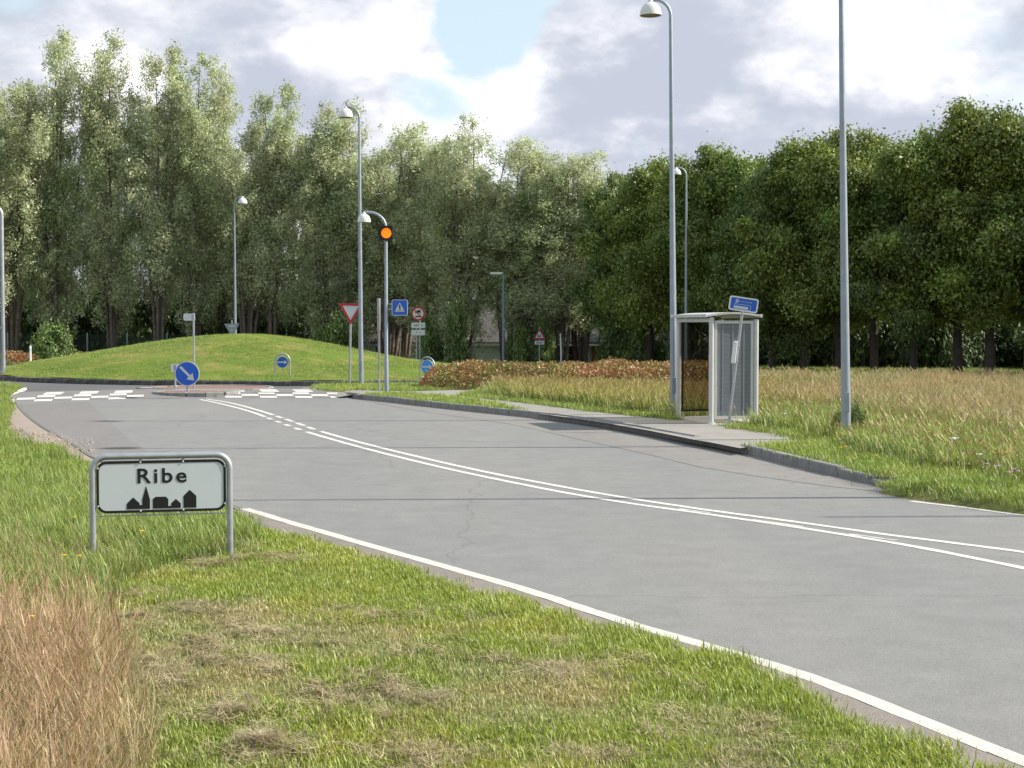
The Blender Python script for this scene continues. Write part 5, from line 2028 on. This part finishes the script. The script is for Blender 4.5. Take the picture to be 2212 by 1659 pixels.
# the mown part of the verge lies right of a line from the sign's right post to the bottom left
CUT = np.array([(-1.440, 5.707), (-1.735, 7.164), (-2.243, 8.830), (-2.940, 10.615), (-3.250, 12.014), (-3.130, 12.993), (-2.660, 13.694), (-2.549, 14.263), (-2.700, 15.382)])
mown = [tuple(q) for q in CUT] + [tuple(q) for q in lv_j if q[1] < CUT[-1][1]] + [(3.0, 4.0)]
sign_c = np.array((-3.183, 13.585))
unmown = [p for p in randpts([(-16, 10.5), (-2.6, 10.5), (-2.0, 16.5), (-7.0, 30), (-14, 53), (-26, 54)], 95)]
p = randpts(mown, 150)
p = p[seen(p)]
k = vnoise(p, .9, 3) * .6 + vnoise(p, 2.6, 4) * .4
pale = k > .55 - .15 * np.tanh((edge_dist(p, lvP) - 1.5) * 1.2)
pale &= edge_dist(p, lvP) > .25
scatter('mown_grass', 'lawn', p[~pale], .03, .75, 1.35)
scatter('dry_mown_grass', 'pale_lawn', p[pale], .03, .75, 1.3)
# ragged green fringe along the road edge
q = randpts(mown, 120)
q = q[seen(q)]
d = edge_dist(q, lvP)
q = q[(d < .30) & (vnoise(q, 2.2, 9) > .35)]
scatter('verge_fringe', 'lawn', q, .03, .9, 1.75)
# unmown verge
q = np.array(unmown)
q = q[inpoly(q, verge_l) & ~inpoly(q, mown)]
q = q[seen(q, 1.0)]
q = q[(np.linalg.norm(q - (sign_c + np.array([-.6, -.14])), axis=1) > .22) & (np.linalg.norm(q - (sign_c + np.array([.6, .14])), axis=1) > .22)]
far = q[:, 1] > 18 + 3 * vnoise(q, .5, 41)
fr = edge_dist(q, lvP)
short = far | (fr < .5 + .8 * vnoise(q, 1.1, 17))
short &= ~((fr > .12) & (rng.random(len(q)) < .06))
short &= ~((q[:, 1] < 17) & (fr > .3))
scatter('long_grass', 'long', q[~short & (fr > .12)], .03, .55, 1.2)
scatter('far_verge_grass', 'strip', q[short & (fr > .05)], .03, .5, 1.05)
# dry tall stand at the bottom left
dry_poly = [(-4.6, 5.2), (-1.6, 5.2), tuple(CUT[1] + np.array([-.1, 0])), tuple(CUT[2] + np.array([-.05, 0])), tuple(CUT[3] + np.array([-.1, 0])), (-2.75, 10.2), (-3.9, 10.5), (-6.0, 10.6)]
q = randpts(dry_poly, 70)
q = q[seen(q, .7)]
d = edge_dist(q, CUT)
scatter('dry_grass_stand', 'straw', q[(d > .10)], .03, .55, 1.1, tilt=.14, wind=.16)
q = randpts(dry_poly, 40)
q = q[seen(q, .7)]
scatter('dry_grass_base', 'thatch', q, .03, .7, 1.2)
q = randpts([(-3.0, 10.0), (-2.5, 10.8), (-3.4, 13.2), (-6, 14.2), (-6, 11)], 10)
q = q[~inpoly(q, mown)]
scatter('dry_grass_outliers', 'straw', q[seen(q)], .03, .45, .8)

# cuttings left lying on the mown grass: windrow clumps and thin litter
TRAILS = [[(-3.113, 11.705), (-2.540, 10.956), (-1.991, 10.068), (-1.582, 9.312), (-1.088, 8.607), (-0.705, 7.907), (-0.461, 7.164)],
          [(-3.027, 12.728), (-2.747, 13.093), (-2.479, 13.400), (-2.209, 13.532), (-1.942, 13.721)],
          [(-2.524, 11.509), (-1.964, 10.783), (-1.544, 10.219), (-1.060, 9.850), (-0.521, 9.507), (0.012, 9.467)],
          [(-2.401, 9.574), (-1.996, 8.830), (-1.643, 8.292), (-1.388, 7.727), (-1.221, 7.164)],
          [(-1.269, 9.574), (-0.852, 8.946), (-0.382, 8.394), (0.106, 7.727), (0.685, 7.472)]]
CL = [((-2.474, 13.373), .20, .9), ((-2.167, 13.532), .24, .7), ((-2.742, 13.068), .2, .5), ((-1.615, 10.265), .15, .6), ((-1.878, 9.415), .10, .6),
      ((-1.520, 8.114), .12, .8), ((-1.315, 7.513), .14, .9), ((-1.077, 7.407), .11, .7), ((-0.979, 8.143), .13, .6), ((-0.726, 8.000), .11, .6), ((-0.047, 9.494), .11, .5), ((0.756, 7.727), .10, .5), ((-2.689, 10.869), .13, .5)]
pts, zz = [], []
for (c, r, a) in CL:
    n = int(46 * a * (r / .15))
    ang = rng.random(n) * 6.283
    rad_ = np.abs(rng.normal(0, .55, n)) * r
    th = rng.random() * 3.14
    ex, ey = np.cos(ang) * rad_ * 2.2, np.sin(ang) * rad_ * .8
    e = np.column_stack([ex * math.cos(th) - ey * math.sin(th), ex * math.sin(th) + ey * math.cos(th)]) + np.array(c)
    e += (vnoise(e, 7.0, 77)[:, None] - .5) * .14
    pts.append(e)
    zz.append(.035 + .07 * a * np.exp(-(rad_ / (.55 * r)) ** 2) * rng.random(n))
for ln_ in TRAILS:
    c = catmull(ln_, .05)
    c = np.repeat(c, 4, 0)
    c = c + rng.normal(0, .10, c.shape) + (vnoise(c, 1.3, 55)[:, None] - .5) * .25
    c = c[vnoise(c, 2.6, 56) > .42]
    pts.append(c)
    zz.append(.04 + .02 * rng.random(len(c)))
hp, hz_ = np.vstack(pts), np.concatenate(zz)
scatter('cut_grass_clumps', 'hay', hp, hz_, .45, 1.0, tilt=.25)
q = randpts(mown, 44)
q = q[seen(q)]
kk = vnoise(q, .75, 13) * .6 + vnoise(q, 2.4, 14) * .4
q = q[(kk > .50) & (edge_dist(q, lvP) > .45)]
scatter('cut_grass_litter', 'hay', q, .055, .5, 1.1, tilt=.2)

# right-hand verge, weeds and field
foot = np.array([q[:2] for q in FOOT])
reL = np.vstack([back_kerb, re_c])
land_seen = [(-7, 44), (-4, 38), (0, 31), (2, 24), (3, 16.5), (6, 14), (20, 30), (25.5, 60), (9, 62), (2, 52.5), (-6.3, 50.5)]
q = randpts(land_seen, 46)
q = q[inpoly(q, land_r) & ~inpoly(q, FOOT) & seen(q, .8)]
d = edge_dist(q, reL)
fd = edge_dist(q, foot)
near = (d < 1.0 + .8 * vnoise(q, .8, 21))
hd_in = inpoly(q, HEDGE)
shelter_spot = (np.abs(q[:, 0] - 4.55) < 1.0) & (np.abs(q[:, 1] - 32.0) < 1.6)
path_side = (fd < .55) | (q[:, 1] > 46.5) & (q[:, 0] < 2)
ok = ~hd_in & (fd > .04) & (d > .05) & ~shelter_spot
sm = ok & (near | path_side)
scatter('roadside_grass', 'strip', q[sm], KB, .8, 1.7)
qb = np.repeat(re_c, 26, 0)
qb = qb + rng.normal(0, .16, qb.shape) + np.array([.02, .02])
qb = qb[seen(qb)]
db = edge_dist(qb, re_c)
sgn = inpoly(qb, land_r)
kb_ = sgn | (db < .32)
scatter('bank_grass', 'strip', qb[kb_], np.where(sgn, KB, KB * (1 - db / .34))[kb_], .7, 1.3)
weedz = inpoly(q, [(-1.0, 46.6), (0.0, 41.5), (2.1, 36.6), (3.0, 34.6), (4.4, 34.6), (7.2, 38), (8, 43), (4.5, 44.2), (1.5, 46.2)])
wd = ok & ~sm & weedz
scatter('tall_weeds', 'weed', q[wd & (rng.random(len(q)) < .6)], KB, .40, .85)
scatter('weed_grass', 'field', q[wd & (rng.random(len(q)) < .32)], KB, .5, .9)
deep = q[:, 1] > 49.5 + 2.0 * vnoise(q, .3, 61)
scatter('field_margin_grass', 'strip', q[ok & ~sm & ~weedz & deep], KB, .9, 1.8)
rest = ok & ~sm & ~weedz & ~deep
mead = rest & ((d < 4.2 + 2.0 * vnoise(q, .5, 22)) | (vnoise(q, .22, 23) > .72))
scatter('meadow_grass', 'meadow', q[mead & (rng.random(len(q)) < .6)], KB, .7, 1.35)
scatter('field_grass', 'field', q[rest & ~mead & (rng.random(len(q)) < .48)], KB, .7, 1.3)
q = randpts([(9, 60), (25, 56), (34, 60), (30, 72), (12, 74)], 12)
scatter('shaded_grass', 'strip', q, KB, .9, 1.8)

# lawn fuzz on the mound so that its outline is not a clean curve
q = randpts([(-24, 52.8), (6, 52.8), (8, 70), (-24, 70)], 26)
rI = np.hypot(q[:, 0] - ISL_C[0], q[:, 1] - ISL_C[1])
q = q[rI < ISL_R - .15]
scatter('mound_grass', 'strip', q, mound_z(q[:, 0], q[:, 1]) - .01, .55, 1.05)

# ------------------------------------------------------------------ flowers and small finds
def flower(loc, h, label, col_, r=.022, group=None, name='wildflower'):
    t = thing(name, label, 'flower', loc, random.random() * 6, group)
    MB().tube([(0, 0, -.02), (.01, 0, h * .5), (.03, .01, h)], [.004, .003, .002], 5).build('stem', 'stem_green', t)
    m = MB()
    for k in range(9):
        a = 2 * math.pi * k / 9
        b = a + .26
        m.add([(.03, .01, h), (.03 + r * math.cos(a - .2), .01 + r * math.sin(a - .2), h + r * .35), (.03 + r * 1.15 * math.cos(a), .01 + r * 1.15 * math.sin(a), h + r * .3), (.03 + r * math.cos(a + .2), .01 + r * math.sin(a + .2), h + r * .35)], [(0, 1, 2, 3)])
    m.lathe([(0, r * .5), (r * .35, r * .3), (r * .4, 0)], 8, (.03, .01, h))
    m.build('blossom', col_, t)
    return t


pmat('stem_green', (.10, .16, .03), .7)
pmat('flower_yellow', (.80, .42, .02), .6, var=.1)
pmat('flower_white', (.72, .70, .64), .7, var=.1)
pmat('flower_pink', (.52, .34, .52), .7, var=.1)
YG = 'yellow wildflowers on the left verge'
for i, (u, h, r) in enumerate([((-3.315, 13.505, 0.030), .27, .026), ((-3.405, 13.612, 0.030), .22, .020), ((-4.204, 14.263, 0.030), .30, .02), ((-4.693, 15.916, 0.030), .28, .02), ((-3.169, 10.869, 0.030), .45, .02), ((-3.239, 10.699, 0.030), .48, .02), ((-2.678, 8.394, 0.030), .50, .018)]):
    flower(u, h, 'small yellow wildflower on a thin stem in the grass near the town sign' if i < 4 else 'small yellow wildflower among the dry tall grass', 'flower_yellow', r, YG if i < 4 else 'yellow wildflowers in the dry grass')
for i in range(26):
    x = 1800 + random.random() * 400
    y = 960 + random.random() * 95
    t_ = (0.12 - 2.17) / (-(y - 701) / 3240.0) / 1.0
    px, py = (x - 1106) / 3240.0 * t_, t_
    flower((px, py, KB), random.uniform(.28, .42), 'small yellow wildflower in the meadow strip right of the lone lamp post', 'flower_yellow', random.uniform(.02, .032), 'yellow wildflowers in the field')
for i, (u, h, r) in enumerate([((6.367, 21.448, 0.120), .40, .075), ((6.229, 19.836, 0.120), .32, .045), ((5.278, 29.225, 0.120), .3, .05)]):
    flower(u, h, 'white umbel wildflower standing out of the field edge', 'flower_white', r, 'white wildflowers in the field')
for i, (x, y) in enumerate([(2165, 1045), (2190, 1052), (2185, 1060), (2200, 1058), (2140, 1040)]):
    t_ = 2.05 * 3240.0 / (y - 701)
    flower(((x - 1106) / 3240.0 * t_, t_, KB), .22, 'pale pink wildflower cluster near the road edge grass', 'flower_pink', .035, 'pink wildflowers in the field')

# loose stones on the gravel shoulder
g = np.random.default_rng(91)
st = MB()
qs = randpts([(-11.625, 34.433), (-9.708, 30.007), (-9.058, 30.007), (-8.164, 28.194), (-8.064, 28.774), (-6.733, 24.280), (-7.776, 26.288), (-9.114, 27.638)], 150)
for (x, y) in qs:
    r = g.uniform(.008, .028)
    if g.random() < .06:
        r *= 1.7
    a = g.random() * 3
    vs = []
    for (dx, dy, dz) in ((1, 0, 0), (0, 1, .1), (-1, 0, 0), (0, -1, .1), (0, 0, .8), (0, 0, -.4)):
        c, s = math.cos(a), math.sin(a)
        vs.append((x + r * (dx * c - dy * s) * g.uniform(.7, 1.3), y + r * (dx * s + dy * c) * g.uniform(.7, 1.3), -.008 + r * (dz + .3)))
    st.add(vs, [(0, 1, 4), (1, 2, 4), (2, 3, 4), (3, 0, 4), (1, 0, 5), (2, 1, 5), (3, 2, 5), (0, 3, 5)])
o = st.build('loose_gravel', 'gravel')
o['kind'] = 'stuff'
